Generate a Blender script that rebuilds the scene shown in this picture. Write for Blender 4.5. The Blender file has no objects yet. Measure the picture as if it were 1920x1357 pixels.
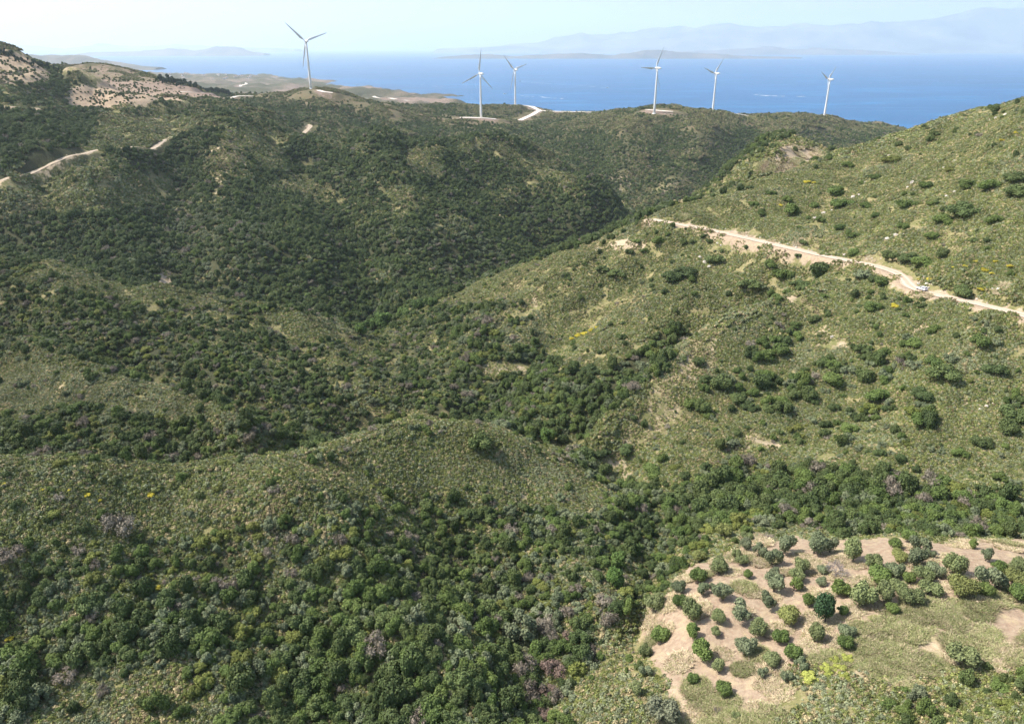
import bpy, math, time
import numpy as np
T0 = time.time()
rng = np.random.default_rng(7)
R = math.radians
C = bpy.context.scene.collection
scn = bpy.context.scene

# ------------------------------------------------------------------ camera
CAMZ = 232.0                      # camera height over the sea
FPX, CX, CY, HOR = 1371.0, 960.0, 678.5, 88.0
PITCH = math.atan((CY - HOR) / FPX)
cam = bpy.data.objects.new('camera', bpy.data.cameras.new('camera'))
C.objects.link(cam)
cam.location = (0, 0, CAMZ)
cam.rotation_euler = (math.pi / 2 - PITCH, 0, 0)
cam.data.sensor_width = 36.0
cam.data.lens = FPX / 1920.0 * 36.0
cam.data.clip_start = 0.5
cam.data.clip_end = 200000
scn.camera = cam
CP_, SP_ = math.cos(PITCH), math.sin(PITCH)

def ray(u, v):
    """direction of the sight line with forward component 1: (x, 1, -t)"""
    a = (u - CX) / FPX; b = (v - CY) / FPX
    y = CP_ - b * SP_; z = -SP_ - b * CP_
    return a / y, z / y

def project(x, y, z):
    dz = z - CAMZ
    f = y * CP_ - dz * SP_
    up = y * SP_ + dz * CP_
    f = np.maximum(f, 1e-3)
    return CX + FPX * x / f, CY - FPX * up / f

# ------------------------------------------------------------------ numeric noise
def _h(ix, iy, seed):
    n = (ix.astype(np.int64) * 374761393 + iy.astype(np.int64) * 668265263 + seed * 974711) & 0x7fffffff
    n = ((n ^ (n >> 13)) * 1274126177) & 0x7fffffff
    n = (n ^ (n >> 16)) & 0xffff
    return n / 32767.5 - 1.0
def vnoise(x, y, seed=0):
    ix = np.floor(x); iy = np.floor(y); fx = x - ix; fy = y - iy
    ux = fx * fx * fx * (fx * (fx * 6 - 15) + 10); uy = fy * fy * fy * (fy * (fy * 6 - 15) + 10)
    a = _h(ix, iy, seed); b = _h(ix + 1, iy, seed); c = _h(ix, iy + 1, seed); d = _h(ix + 1, iy + 1, seed)
    return (a * (1 - ux) + b * ux) * (1 - uy) + (c * (1 - ux) + d * ux) * uy
def fbm(x, y, oct=4, seed=0, gain=0.5):
    s = 0; a = 1; t = 0
    for i in range(oct):
        s = s + a * vnoise(x * 2 ** i + 17.3 * i, y * 2 ** i - 9.1 * i, seed + i); t += a; a *= gain
    return s / t
def smooth(a, b, x):
    t = np.clip((x - a) / (b - a), 0, 1); return t * t * (3 - 2 * t)

# ------------------------------------------------------------------ the land: surveyed points (u, v, forward distance)
P = '''
0,878,135 130,884,137 250,890,140 400,880,146 500,865,152 640,840,162 740,815,172 820,803,180 900,815,180 960,825,184 1060,870,184 1130,925,176 1190,965,168
0,1000,119 0,1150,106 0,1330,88 250,1000,126 100,1200,103 250,1330,89 500,950,133 500,1100,118 500,1300,94 800,900,160 800,1000,143 1000,950,160 700,1200,109 900,1100,130 750,1340,93 900,1300,97 1000,1200,114 1080,1080,134 1100,1000,150
1010,1357,94 1050,1300,99 1100,1240,110 1190,1180,120 1215,1100,134 1235,1000,160 1200,950,176 1150,885,201 1090,850,214 1040,825,226
0,903,188 250,915,193 400,905,198 520,893,205 700,850,230 860,800,250 750,750,284 745,690,341 700,620,414
0,800,215 250,820,212 450,830,212 600,815,230 0,700,255 250,720,255 120,660,268 500,700,290 400,640,310 0,600,310 300,620,320 600,650,340 600,760,270 680,700,315
0,475,370 45,490,366 90,488,365 200,522,365 320,560,365 420,578,370 500,588,378 600,592,385 660,612,400
0,497,450 200,543,440 400,596,430 550,612,425
0,430,540 100,450,520 200,500,470 400,550,460 600,572,455 700,590,450
0,345,560 60,322,590 110,300,610 150,290,640 250,275,700 380,255,770 250,400,570 250,330,640 450,400,620 450,330,690 600,300,780 600,450,560 700,400,640 850,480,600 750,540,500 850,400,690 800,340,750 950,400,740 1000,470,680
160,225,800 280,222,830 350,225,850 440,235,840 520,245,850 600,258,870 700,256,880 760,262,885 830,268,880 930,264,930 1000,290,920 1080,325,920 1150,365,890 1175,390,900 1100,420,780 1000,350,850
0,200,750 100,210,760 220,217,810 0,130,880 0,95,950 60,116,950 75,123,960 130,140,960 200,125,1300 300,148,1250 300,190,960 400,180,1100 430,180,1150 400,215,900 200,160,1050 120,165,950 0,165,820 500,210,980 460,200,1050
590,169,1424 520,189,1400 450,199,1300 380,173,1350 330,160,1350 700,199,1400 760,211,1400 860,221,1460 902,221,1480 950,228,1460 600,230,1150 760,240,1200
600,285,1000 750,290,1000 850,300,1010 930,300,1030 700,230,1250
1040,245,1400 1150,226,1430 1227,206,1460 1336,210,1690 1430,219,1640 1545,220,1710 1600,233,1720 1640,241,1700 1670,233,1950 1720,247,2000 1760,259,2020
1300,213,1480 1400,222,1500 1480,224,1560 1250,300,1150 1300,350,1050 1240,370,1000 1180,388,980 1120,300,1150 1100,260,1280 1400,300,1250 1500,280,1400 1600,262,1500 1180,330,1080 1060,300,1080 1350,270,1300 1400,340,1120
966,197,1860 1030,215,1800 1060,208,1850 1120,210,1800 900,205,2000 980,225,1650 1140,206,2300
1225,412,413 1160,440,420 1090,462,430 1000,490,440 900,525,445 820,560,440 740,605,420
850,550,530 900,548,560 1000,520,640 1100,475,760 1160,455,700 1200,425,860 1230,430,620
1330,430,390 1480,465,342 1600,490,311 1690,517,287 1700,532,276 1730,545,266 1830,567,248 1920,590,231 2100,640,205
1340,408,404 1500,440,352 1620,465,322 1720,490,292 1820,535,256
1700,400,330 1900,400,290 1900,300,330 1920,213,380 1860,232,400 1800,252,420 1700,270,450 1600,277,500 1520,302,480 1400,342,455 1300,380,430 1550,380,400 1800,330,350 2100,150,400 2100,300,300 2200,500,215
1480,273,640 1525,286,620 1400,312,600 1340,350,560 1280,385,520 1450,320,540 1560,300,640 1700,300,700 1900,260,700
1300,450,380 1100,560,365 950,600,370 1000,700,300 850,740,288 1150,500,380 1200,560,345 850,650,350 1400,500,345
1620,530,288 1450,590,280 1350,622,272 1270,680,250 1200,740,232 1130,820,212 1500,530,318
1350,575,320 1240,655,288 1150,735,262 1060,812,235 1450,545,318
1500,700,240 1700,650,235 1900,650,220 1500,800,205 1700,800,200 1900,800,190 1300,800,212 1250,860,196 1850,590,236 1650,570,262 2100,750,185
1300,960,166 1500,970,160 1700,985,152 1900,990,148 2100,985,145 1400,900,180 1650,900,176 1900,900,170
1300,1080,130 1500,1020,141 1700,1010,138 1900,1030,130 1450,1150,113 1300,1200,107 1300,1330,91 1600,1150,108 1800,1150,104 1700,1250,92 1900,1250,89 1500,1300,89 1800,1350,80 1180,1150,122 1130,1300,97 1240,1120,124 2100,1150,98 2100,1350,74
-200,880,130 -200,1200,101 -200,500,360 -200,700,245 -200,350,540 -200,200,740 -200,120,900
200,1700,62 900,1700,66 1300,1700,60 1700,1700,56 200,2300,38 960,2300,42 1700,2300,36
0,99,1050 -200,104,1000 60,122,1060 100,135,1100
-300,1000,117 -300,1350,86 -550,1150,92 0,1700,61 -300,1700,60
1450,352,525 1400,362,515 1520,318,560 1340,385,490 1580,290,600
'''
ctl = []
for tok in P.split():
    u, v, d = map(float, tok.split(','))
    x, t = ray(u, v)
    ctl.append((x * d, d, CAMZ + t * d))
# far lowland, coast and hidden ground: (u at that distance, distance, height over the sea)
for u, d, z in [(300, 5500, 45), (300, 6900, 18), (100, 5200, 85), (100, 7000, 30), (450, 4500, 40), (450, 6500, 14), (450, 7200, -8), (650, 4000, 34), (620, 5600, 4), (620, 6600, -20), (750, 3600, 30), (720, 4700, 0),
                (760, 5400, -25), (820, 3400, 22), (830, 3950, -4), (850, 2600, 42), (900, 2900, 22), (880, 3400, -2), (500, 3200, 55), (300, 2600, 85), (100, 2500, 150), (-100, 3000, 150), (600, 2300, 68), (700, 2000, 80), (480, 2000, 95), (250, 1900, 140), (0, 1700, 185),
                (950, 3000, -6), (1000, 2500, 2), (1100, 2300, 0), (1200, 2400, -8), (1300, 2300, -8), (1500, 2300, -10), (1700, 2500, -12), (1900, 2500, -12),
                (1900, 1500, 20), (1900, 2100, 2), (2200, 2200, -4), (2200, 1000, 122), (1700, 1100, 62), (1300, 8800, -40), (600, 8800, -40), (1900, 8800, -40), (0, 8800, -20), (1000, 4500, -30), (1900, 4500, -30),
                (1500, 2050, 30), (1300, 2000, 42), (1100, 2100, 37)]:
    ctl.append(((u - CX) / FPX * d / CP_ * .92, d, z))
ctl = np.array(ctl)
SK = 1.6
def warp(x, y): return np.stack([x / y * SK, np.log(y)], -1)
W = warp(ctl[:, 0], ctl[:, 1])
n = len(W)
def tps(r2): return 0.5 * r2 * np.log(r2 + 1e-12)
K = tps(((W[:, None] - W[None]) ** 2).sum(-1)) + np.eye(n) * 2e-5
A = np.zeros((n + 3, n + 3)); A[:n, :n] = K; A[:n, n] = 1; A[:n, n + 1:] = W; A[n:, :n] = A[:n, n:].T
# interpolate the drop below the camera divided by distance (an angle): even error everywhere
val = (CAMZ - ctl[:, 2]) / ctl[:, 1]
coef = np.linalg.solve(A, np.concatenate([val, [0, 0, 0]]))

def dens(a, b, step): return np.arange(math.log(a), math.log(b), step)
L = np.concatenate([dens(22, 70, 0.02), dens(70, 430, 0.0038), dens(430, 1000, 0.0052), dens(1000, 2200, 0.007), dens(2200, 8800, 0.013), [math.log(8800)]])
S = np.linspace(-1.25, 1.25, 960)
NL, NS = len(L), len(S)
LL, SS = np.meshgrid(L, S, indexing='ij')
Y = np.exp(LL); X = SS * Y
q = np.stack([SS.ravel() * SK, LL.ravel()], -1)
drop = np.empty(len(q))
# coarse evaluation + refinement would blur; evaluate in chunks in float32
Wf = W.astype(np.float32); cf = coef[:n].astype(np.float32)
# evaluate on a 3x coarser grid and interpolate bicubically enough (linear on a smooth field)
Lc = np.linspace(L[0], L[-1], 420); Sc = np.linspace(S[0], S[-1], 330)
LLc, SSc = np.meshgrid(Lc, Sc, indexing='ij')
qc = np.stack([SSc.ravel() * SK, LLc.ravel()], -1)
out = np.empty(len(qc))
for i in range(0, len(qc), 8000):
    qq = qc[i:i + 8000]
    r2 = ((qq[:, None] - W[None]) ** 2).sum(-1)
    out[i:i + 8000] = tps(r2) @ coef[:n] + coef[n] + qq @ coef[n + 1:]
outc = out.reshape(len(Lc), len(Sc))
def bilin(G, la, sa, l, s):
    fi = (l - la[0]) / (la[-1] - la[0]) * (len(la) - 1); fj = (s - sa[0]) / (sa[-1] - sa[0]) * (len(sa) - 1)
    i = np.clip(np.floor(fi).astype(int), 0, len(la) - 2); j = np.clip(np.floor(fj).astype(int), 0, len(sa) - 2)
    a = np.clip(fi - i, 0, 1); b = np.clip(fj - j, 0, 1)
    return (G[i, j] * (1 - a) + G[i + 1, j] * a) * (1 - b) + (G[i, j + 1] * (1 - a) + G[i + 1, j + 1] * a) * b
Zt = bilin(outc, Lc, Sc, LL, SS) * Y
Z = CAMZ - Zt
q_ = np.maximum(smooth(4000, 4800, Y) * smooth(-.19, -.11, X / Y), smooth(7000, 7900, Y)); q_ = np.maximum(q_, smooth(2500, 3300, Y) * smooth(-.02, .1, X / Y))
Z = Z * (1 - q_) - 35 * q_
Z -= 1.3 * smooth(430, 700, Y) + 1.0 * smooth(850, 1200, Y)
# erosion: ridged noise whose size follows the size of the landforms there
amp = 0.0065 * Y * (0.35 + 0.65 * smooth(330, 700, Y)) * (1 - 0.5 * smooth(2500, 5000, Y))
wl = np.where(Y < 420, 34.0, 95.0)
rg = lambda w, sd: 1 - 2 * np.abs(fbm(X / w, Y / w, 4, sd, 0.55))
k = smooth(350, 620, Y)
k3 = smooth(880, 1150, Y)
Z = Z - amp * ((1 - k) * (rg(30.0, 3) - .5) * 1.3 + k * (1 - k3) * (rg(105.0, 8) - .5) * 2.3 + k3 * (rg(190.0, 12) - .62) * 1.1)
Z += 0.35 * fbm(X / 5, Y / 5, 3, 21)
Z += smooth(1800, 3000, Y) * 16 * fbm(X / 330, Y / 330, 5, 31) * smooth(-10, 40, Z)
Z0 = Z.copy()

def rows(l): return np.interp(l, L, np.arange(NL))
def height(x, y, G=None):
    G = Z if G is None else G
    x = np.asarray(x, float); y = np.asarray(y, float)
    fi = rows(np.log(np.maximum(y, 23))); fj = (x / y - S[0]) / (S[-1] - S[0]) * (NS - 1)
    i = np.clip(np.floor(fi).astype(int), 0, NL - 2); j = np.clip(np.floor(fj).astype(int), 0, NS - 2)
    a = np.clip(fi - i, 0, 1); b = np.clip(fj - j, 0, 1)
    return (G[i, j] * (1 - a) + G[i + 1, j] * a) * (1 - b) + (G[i, j + 1] * (1 - a) + G[i + 1, j + 1] * a) * b
MD = np.exp(np.linspace(math.log(60), math.log(8700), 6000))
def at(u, v, dmin=60, dmax=8700):
    """where the sight line through (u, v) meets the land"""
    x, t = ray(u, v)
    d = MD[(MD >= dmin) & (MD <= dmax)]
    below = (CAMZ + t * d) <= height(x * d, d)
    k = int(np.argmax(below)) if below.any() else len(d) - 1
    d = d[k]
    return np.array([x * d, d, float(height(x * d, d))])

RELIEF = '''12 28|640,264 720,300 770,370 860,440 950,505
9 24|930,268 1010,330 1095,410
13 28|420,250 430,300 415,360 430,430 470,500
8 24|250,285 190,345 110,410
-17 24|560,285 590,350 650,430 690,520 700,590
-13 22|860,290 930,370 1010,455
-13 24|330,290 330,360 335,440 370,530
-9 22|90,330 100,400 190,475
7 12|0,660 150,692 330,765 470,830
-9 14|0,590 200,650 400,725 600,800 690,800
7 15|320,562 500,592 620,645 700,735
-6 9|640,630 720,700
-10 14|1440,545 1350,578 1240,655 1150,735 1060,812
6 12|1500,572 1450,590 1350,620 1270,680 1130,825
-9 15|1220,480 1150,535 1060,610 960,690 900,770
4 10|1080,500 960,580 850,660
-4 11|1650,640 1600,740 1450,850 1330,930
3 10|1820,620 1760,720 1700,850
-14 42|1250,225 1265,290 1215,350
-14 42|1420,235 1380,300 1300,360
-12 38|1120,245 1120,290 1140,340
11 38|1325,222 1315,280 1265,350
11 38|1490,240 1450,300
9 34|1185,228 1185,300
-10 36|640,185 690,235
-9 36|800,222 780,252
-9 36|520,195 560,240
1.6 9|0,880 250,889 500,864 720,813 900,815 1060,870 1180,960
-2.5 9|300,930 420,1050 520,1200 600,1340
-2.5 9|700,880 860,1000 960,1140 1010,1300
3 8|560,930 700,1080 800,1250'''
def seg_dist(p, x, y):
    best = np.full(x.shape, 1e9)
    for k in range(len(p) - 1):
        a, ab = p[k][:2], p[k + 1][:2] - p[k][:2]; t = np.clip(((x - a[0]) * ab[0] + (y - a[1]) * ab[1]) / ((ab ** 2).sum() + 1e-9), 0, 1)
        best = np.minimum(best, np.hypot(x - a[0] - t * ab[0], y - a[1] - t * ab[1]))
    return best
dZ = np.zeros_like(Z)
for ln in RELIEF.split('\n'):
    hd, pts = ln.split('|'); A_, w_ = map(float, hd.split())
    p = np.array([at(*map(float, t.split(','))) for t in pts.split()])
    m = (Y > p[:, 1].min() - 3 * w_) & (Y < p[:, 1].max() + 3 * w_) & (X > p[:, 0].min() - 3 * w_) & (X < p[:, 0].max() + 3 * w_)
    wb = w_ * (1 + .25 * vnoise(X[m] / w_, Y[m] / w_, 5))
    d = seg_dist(p, X[m], Y[m]); dZ[m] += A_ * np.exp(-(d / wb) ** 2)
Z += dZ

# roads: centre lines from sight lines, levelled into the slope
def chaikin(p, n=2):
    for _ in range(n):
        a = p[:-1] * .75 + p[1:] * .25; b = p[:-1] * .25 + p[1:] * .75
        m = np.empty((2 * len(a), p.shape[1])); m[0::2] = a; m[1::2] = b
        p = np.vstack([p[:1], m, p[-1:]])
    return p
def resample(p, step):
    seg = np.r_[0, np.cumsum(np.hypot(*np.diff(p[:, :2], axis=0).T))]
    m = max(3, int(seg[-1] / step)); t = np.linspace(0, seg[-1], m)
    return np.stack([np.interp(t, seg, p[:, k]) for k in range(p.shape[1])], -1)
def polyline(pts, dist=None, step=2.0, sm=9):
    q = []
    for k, (u, v) in enumerate(pts):
        if dist is not None:
            x, t = ray(u, v); d = dist[k]; q.append((x * d, d, CAMZ + t * d))
        else: q.append(at(u, v))
    p = resample(chaikin(np.array(q)), step)
    if dist is None:
        z = height(p[:, 0], p[:, 1])
        ker = np.ones(sm) / sm
        z = np.convolve(np.pad(z, sm // 2, mode='edge'), ker, 'valid')[:len(p)]
        p[:, 2] = z
    return p
def dist_to(p, x, y):
    best = np.full(x.shape, 1e9); zz = np.zeros(x.shape); side = np.zeros(x.shape)
    for k in range(len(p) - 1):
        a, b = p[k], p[k + 1]; ab = b[:2] - a[:2]; l2 = (ab ** 2).sum() + 1e-9
        t = np.clip(((x - a[0]) * ab[0] + (y - a[1]) * ab[1]) / l2, 0, 1)
        dx = x - a[0] - t * ab[0]; dy = y - a[1] - t * ab[1]; d = np.hypot(dx, dy)
        m = d < best
        best = np.where(m, d, best); zz = np.where(m, a[2] + t * (b[2] - a[2]), zz); side = np.where(m, ab[0] * dy - ab[1] * dx, side)
    return best, zz, side
main_road = polyline([(1223, 411), (1265, 419), (1330, 431), (1400, 446), (1480, 465), (1540, 478), (1600, 490), (1650, 500), (1685, 512), (1697, 524), (1705, 536), (1730, 547), (1780, 557), (1830, 568), (1920, 590), (2100, 640)],
                     [412, 402, 388, 365, 342, 326, 311, 298, 289, 281, 273, 265, 256, 248, 231, 205], 2.0)
ROADD = np.full(X.shape, 1e9); ROADS = np.zeros(X.shape)
msk = (Y > 190) & (Y < 440) & (X > 60)
d_, z_, s_ = dist_to(main_road, X[msk], Y[msk])
ROADD[msk] = d_; ROADS[msk] = s_
w_ = 1 - smooth(3.2, 8.5, d_)
Z[msk] = Z[msk] * (1 - w_) + (z_ - 0.15) * w_
TR = {}
def track(name, pts, width, blend, step=3.0, dist=None):
    p = polyline(pts, dist, step)
    m = (Y > p[:, 1].min() - 40) & (Y < p[:, 1].max() + 40) & (X > p[:, 0].min() - 40) & (X < p[:, 0].max() + 40)
    d, z, s = dist_to(p, X[m], Y[m])
    w = 1 - smooth(width * .7, width * .7 + blend, d)
    Z[m] = Z[m] * (1 - w) + (z - 0.1) * w
    global ROADD
    ROADD[m] = np.minimum(ROADD[m], d * (3.0 / (width * .6)))
    TR[name] = (p, width)
track('dirt_track', [(-60, 352), (0, 345), (40, 330), (75, 317), (110, 303), (150, 290), (190, 280), (250, 276), (300, 268), (340, 252)], 4.0, 5)
track('dirt_track.001', [(0, 199), (40, 203), (75, 207), (120, 211), (170, 214), (220, 218), (300, 221)], 3.6, 5)
track('dirt_track.002', [(566, 253), (574, 246), (583, 238), (580, 233)], 5.0, 6)
track('gravel_road', [(862, 221), (880, 221), (905, 221.5), (930, 224)], 15.0, 35, 6, [1480, 1480, 1480, 1475])
track('gravel_road.001', [(940, 197.5), (966, 197.5), (990, 198.5), (1006, 202), (1014, 208), (1005, 213), (995, 217), (984, 222), (975, 226)], 12.0, 50, 6, [1870, 1860, 1855, 1840, 1810, 1780, 1750, 1710, 1670])
track('gravel_road.002', [(1014, 208), (1035, 209.5), (1080, 210), (1120, 211.5)], 13.0, 50, 6, [1810, 1805, 1800, 1790])
track('gravel_road.003', [(1212, 207), (1240, 208), (1262, 211)], 12.0, 12, 6)
track('gravel_road.004', [(1325, 211), (1340, 211), (1365, 212), (1395, 216), (1405, 219)], 10.0, 35, 6, [1690, 1690, 1685, 1670, 1660])
track('gravel_road.005', [(1495, 221), (1520, 220.5), (1552, 221)], 12.0, 35, 6, [1700, 1705, 1710])
track('gravel_road.006', [(596, 169), (604, 171), (614, 174), (624, 177)], 9.0, 12, 6)
track('gravel_road.007', [(335, 172), (380, 177), (430, 180), (475, 181)], 8.0, 8, 6)
track('gravel_road.008', [(700, 181), (740, 186), (770, 190), (800, 190)], 14.0, 10, 12)
track('gravel_road.009', [(448, 163), (456, 158), (462, 156)], 14.0, 10, 12)

# normals of the land
def grad(x, y, e=1.0):
    gx = (height(x + e, y) - height(x - e, y)) / (2 * e); gy = (height(x, y + e) - height(x, y - e)) / (2 * e)
    nrm = np.stack([-gx, -gy, np.ones_like(gx)], -1)
    return nrm / np.linalg.norm(nrm, axis=-1, keepdims=True)

# ------------------------------------------------------------------ plant cover and soil maps, on the land's own grid
U, V = project(X, Y, Z)
nu = 16 * fbm(SS * 26, LL * 26, 4, 51) + 7 * fbm(SS * 110, LL * 110, 2, 57)
nv = 9 * fbm(SS * 26, LL * 26, 4, 61) + 5 * fbm(SS * 110, LL * 110, 2, 67)
Un, Vn = U + nu, V + nv
def inpoly(poly, x, y):
    r = np.zeros(x.shape, bool); m = len(poly)
    for k in range(m):
        x1, y1 = poly[k]; x2, y2 = poly[(k + 1) % m]
        c = ((y1 > y) != (y2 > y))
        r ^= c & (x < (x2 - x1) * (y - y1) / ((y2 - y1) or 1e-9) + x1)
    return r
FOR = np.full(X.shape, 0.3)       # tall shrub density
COV = np.full(X.shape, 0.9)       # low scrub density
BAR = np.zeros(X.shape)           # bare soil
HUE = np.zeros(X.shape)           # which plant mix: 0 evergreen, 1 grey, 2 sage
PINK = np.zeros(X.shape)
GRS = np.zeros(X.shape)           # 1 dry tufts on soil, 2 grass bank
def zone(pts, dmin, dmax, f=None, c=None, b=None, h=None, p=None, noise=True, g=None):
    poly = [tuple(map(float, t.split(','))) for t in pts.split()]
    us = [a[0] for a in poly]; vs = [a[1] for a in poly]
    m = (Y > dmin) & (Y < dmax)
    m &= (U > min(us) - 50) & (U < max(us) + 50) & (V > min(vs) - 40) & (V < max(vs) + 40)
    k = inpoly(poly, (Un if noise else U)[m], (Vn if noise else V)[m])
    for G, val in ((FOR, f), (COV, c), (BAR, b), (HUE, h), (PINK, p), (GRS, g)):
        if val is not None:
            t = G[m]; t[k] = val; G[m] = t
def spot(u, v, ru, rv, dmin, dmax, f=None, c=None, b=None, h=None, p=None, g=None):
    m = (Y > dmin) & (Y < dmax) & (np.abs(U - u) < ru + 40) & (np.abs(V - v) < rv + 40)
    e = ((Un[m] - u) / ru) ** 2 + ((Vn[m] - v) / rv) ** 2
    k = e < 1
    for G, val in ((FOR, f), (COV, c), (BAR, b), (HUE, h), (PINK, p), (GRS, g)):
        if val is not None:
            t = G[m]; t[k] = val; G[m] = t

# C and everything beyond
FOR[Y > 430] = 0.93; COV[Y > 430] = 0.8
far = (Y > 930); FOR[far] = 0.8
# near slope
zone('-300,1000 0,1010 150,985 350,985 600,955 800,925 980,945 1100,960 1220,960 1235,1100 1190,1190 1000,1500 -300,1500', 60, 230, f=.93, c=.7)
zone('-300,860 0,868 250,880 500,858 720,808 820,794 960,818 1060,866 1130,925 1110,975 980,950 800,925 600,955 350,985 150,990 0,1012 -300,1012', 60, 196, f=.24, c=1, h=0)
zone('0,960 300,940 620,930 640,960 340,1010 0,1040', 60, 196, f=.4)
zone('100,1275 330,1255 420,1330 400,1380 60,1380', 60, 140, f=.25, c=1, h=2)
zone('940,845 1060,875 1110,930 1060,940 980,900 930,870', 60, 196, f=.07, c=1, h=2)
spot(990, 935, 16, 34, 60, 196, c=.6, b=.35); spot(560, 885, 90, 14, 60, 196, f=.1, b=.1)
spot(640, 905, 60, 22, 60, 196, f=.06)
# hill B
zone('-300,470 0,470 90,480 320,555 600,585 700,620 745,700 700,850 520,885 -300,890', 184, 420, f=.72, c=.95)
zone('-300,560 0,560 150,555 330,600 450,640 520,700 360,690 200,665 0,680 -300,680', 184, 420, f=.92)
zone('180,640 400,640 560,700 700,780 640,840 540,790 430,760 260,700', 184, 420, f=.9)
zone('-300,785 0,785 110,790 240,765 330,800 470,790 640,800 720,770 760,800 720,830 520,870 400,900 -300,905', 184, 330, f=.97)
zone('760,650 740,700 735,790 700,820 640,770 660,700 700,640', 184, 420, f=.9, h=1)
zone('-300,680 0,668 150,688 330,735 470,800 340,785 200,765 0,770 -300,770', 184, 420, f=.15, h=2)
zone('60,480 200,515 330,560 230,560 100,520', 184, 420, f=.25, c=1)
zone('490,588 605,590 640,640 560,640', 184, 420, f=.04, c=1)
zone('640,615 730,640 750,720 720,800 640,740 600,660', 184, 420, f=.65, h=1)
spot(120, 725, 25, 14, 184, 420, b=.35, c=.7); spot(0, 500, 40, 14, 184, 420, f=.9)
# hill C
zone('160,218 290,214 400,222 470,238 380,258 330,262 250,276 150,290 180,250', 600, 930, f=.015, c=1)
zone('60,322 150,300 210,300 200,350 80,372 0,385 0,345', 500, 700, f=.12, c=1)
spot(272, 352, 45, 18, 500, 800, f=.08); spot(425, 295, 38, 30, 500, 800, f=.3, b=.45, c=.6); spot(300, 310, 70, 12, 500, 800, f=.4)
spot(480, 260, 60, 16, 600, 930, f=.2); spot(555, 345, 40, 22, 500, 800, f=.2); spot(790, 305, 30, 20, 600, 930, f=.1, c=1)
spot(748, 375, 26, 30, 500, 900, f=.12, c=1); spot(850, 432, 50, 24, 500, 900, f=.35, h=1, b=.2); spot(640, 270, 60, 10, 600, 930, f=.5)
zone('905,255 1045,300 1060,330 1000,320 930,290 860,275', 700, 960, f=.2, c=1); spot(960, 350, 50, 40, 600, 960, f=.55)
zone('270,380 460,380 520,470 440,560 300,500', 430, 720, f=.85, h=1)
zone('700,430 900,430 1000,520 850,540 760,480', 430, 760, f=.85, h=1)
spot(405, 362, 5, 14, 430, 760, f=.1, b=.6, c=.3); spot(310, 520, 14, 18, 430, 760, f=.1, b=.8, c=.2)
zone('-300,200 0,203 180,215 200,235 150,290 60,318 0,340 -300,340', 500, 830, f=.93)
zone('-300,160 0,160 80,168 160,205 100,210 0,200 -300,200', 600, 960, f=.6)
zone('-300,85 0,92 60,112 100,150 60,160 -300,165', 780, 1000, f=.4, c=.1, b=.7, p=1)
zone('120,168 200,150 300,155 340,168 300,196 200,203 130,195', 850, 1350, f=.36, c=0, b=.9, p=1)
zone('90,125 190,120 330,150 200,150 150,140', 900, 1500, f=.2, c=.15, b=.45, p=1)
zone('290,160 430,165 480,182 300,190', 900, 1400, f=.2, c=.1, b=.8, p=1)
zone('190,200 320,190 410,205 400,222 230,218', 800, 1100, f=.3)
zone('200,195 340,188 400,212 300,218', 780, 1100, f=.35)
zone('360,225 470,212 620,248 600,262 480,250', 780, 1100, f=.35, c=1)
zone('150,288 230,280 330,250 410,243 420,290 350,335 230,325 160,320', 500, 860, f=.9)
zone('155,286 190,218 290,219 400,226 440,250 385,238 330,260 250,276', 600, 960, f=.01, c=1, b=0)
zone('25,338 150,305 225,293 200,330 265,348 235,392 60,405 -60,395', 430, 760, f=.1, c=1, b=0)
zone('225,335 335,322 305,372 215,392', 430, 760, f=.1, c=1)
zone('392,278 450,276 475,335 402,352', 500, 860, f=.22, b=.42)
zone('450,252 530,266 535,322 478,322', 500, 900, f=.22, c=1)
zone('530,325 640,365 650,392 560,372', 500, 860, f=.12, c=1)
zone('758,282 832,278 826,335 768,325', 600, 930, f=.06, c=1)
zone('708,340 760,366 798,398 730,392', 500, 860, f=.06, c=1)
zone('905,262 1040,300 1090,345 1060,350 960,300', 700, 960, f=.12, c=1)
# E and G
zone('440,160 600,160 720,188 860,215 960,222 960,235 820,235 700,222 600,200 500,195', 1000, 1600, f=.34, c=.3, b=.22)
zone('860,190 1140,198 1130,250 1000,240 860,225', 1300, 2400, f=.4, b=.2)
zone('1040,222 1230,200 1560,212 1760,235 1780,262 1560,240 1400,240 1250,240 1100,255', 1250, 2200, f=.45, b=.2)
zone('1090,330 1180,320 1260,370 1240,420 1150,400', 900, 1250, f=.7, b=.4, h=1)
zone('1230,330 1400,330 1400,380 1250,420', 900, 1250, f=.75, b=.3, h=1)
for u, v in ((1320, 235), (1240, 232), (1450, 245), (1150, 240)): spot(u, v, 26, 9, 1200, 1700, f=.15, b=.2)
# right hill
zone('1223,405 1310,372 1400,335 1520,295 1600,270 1800,245 2300,120 2300,640 1920,590 1730,545 1690,512 1480,462', 190, 520, f=.05, c=.96)
zone('1560,330 1560,200 2300,60 2300,300', 400, 760, f=.04)
zone('1223,412 1480,468 1690,520 1730,550 1920,595 2300,700 2300,980 1850,900 1500,860 1250,880 1130,840 900,830 740,760 735,605 900,520 1090,455', 175, 446, f=.16, c=.93)
zone('735,605 850,560 960,620 1060,690 1180,690 1060,830 860,800 750,760', 210, 446, f=.88, c=.9)
zone('860,700 1010,690 1090,700 1180,760 1090,815 960,800 850,790', 210, 420, f=.95)
zone('1240,625 1290,610 1250,690 1180,750 1100,830 1020,820 1090,760 1150,690', 210, 330, f=.9)
zone('880,560 1010,560 1040,620 960,660 880,640', 210, 446, f=.45, c=1, h=2)
zone('830,590 900,580 940,640 860,680 790,650', 210, 446, f=.75)
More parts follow.
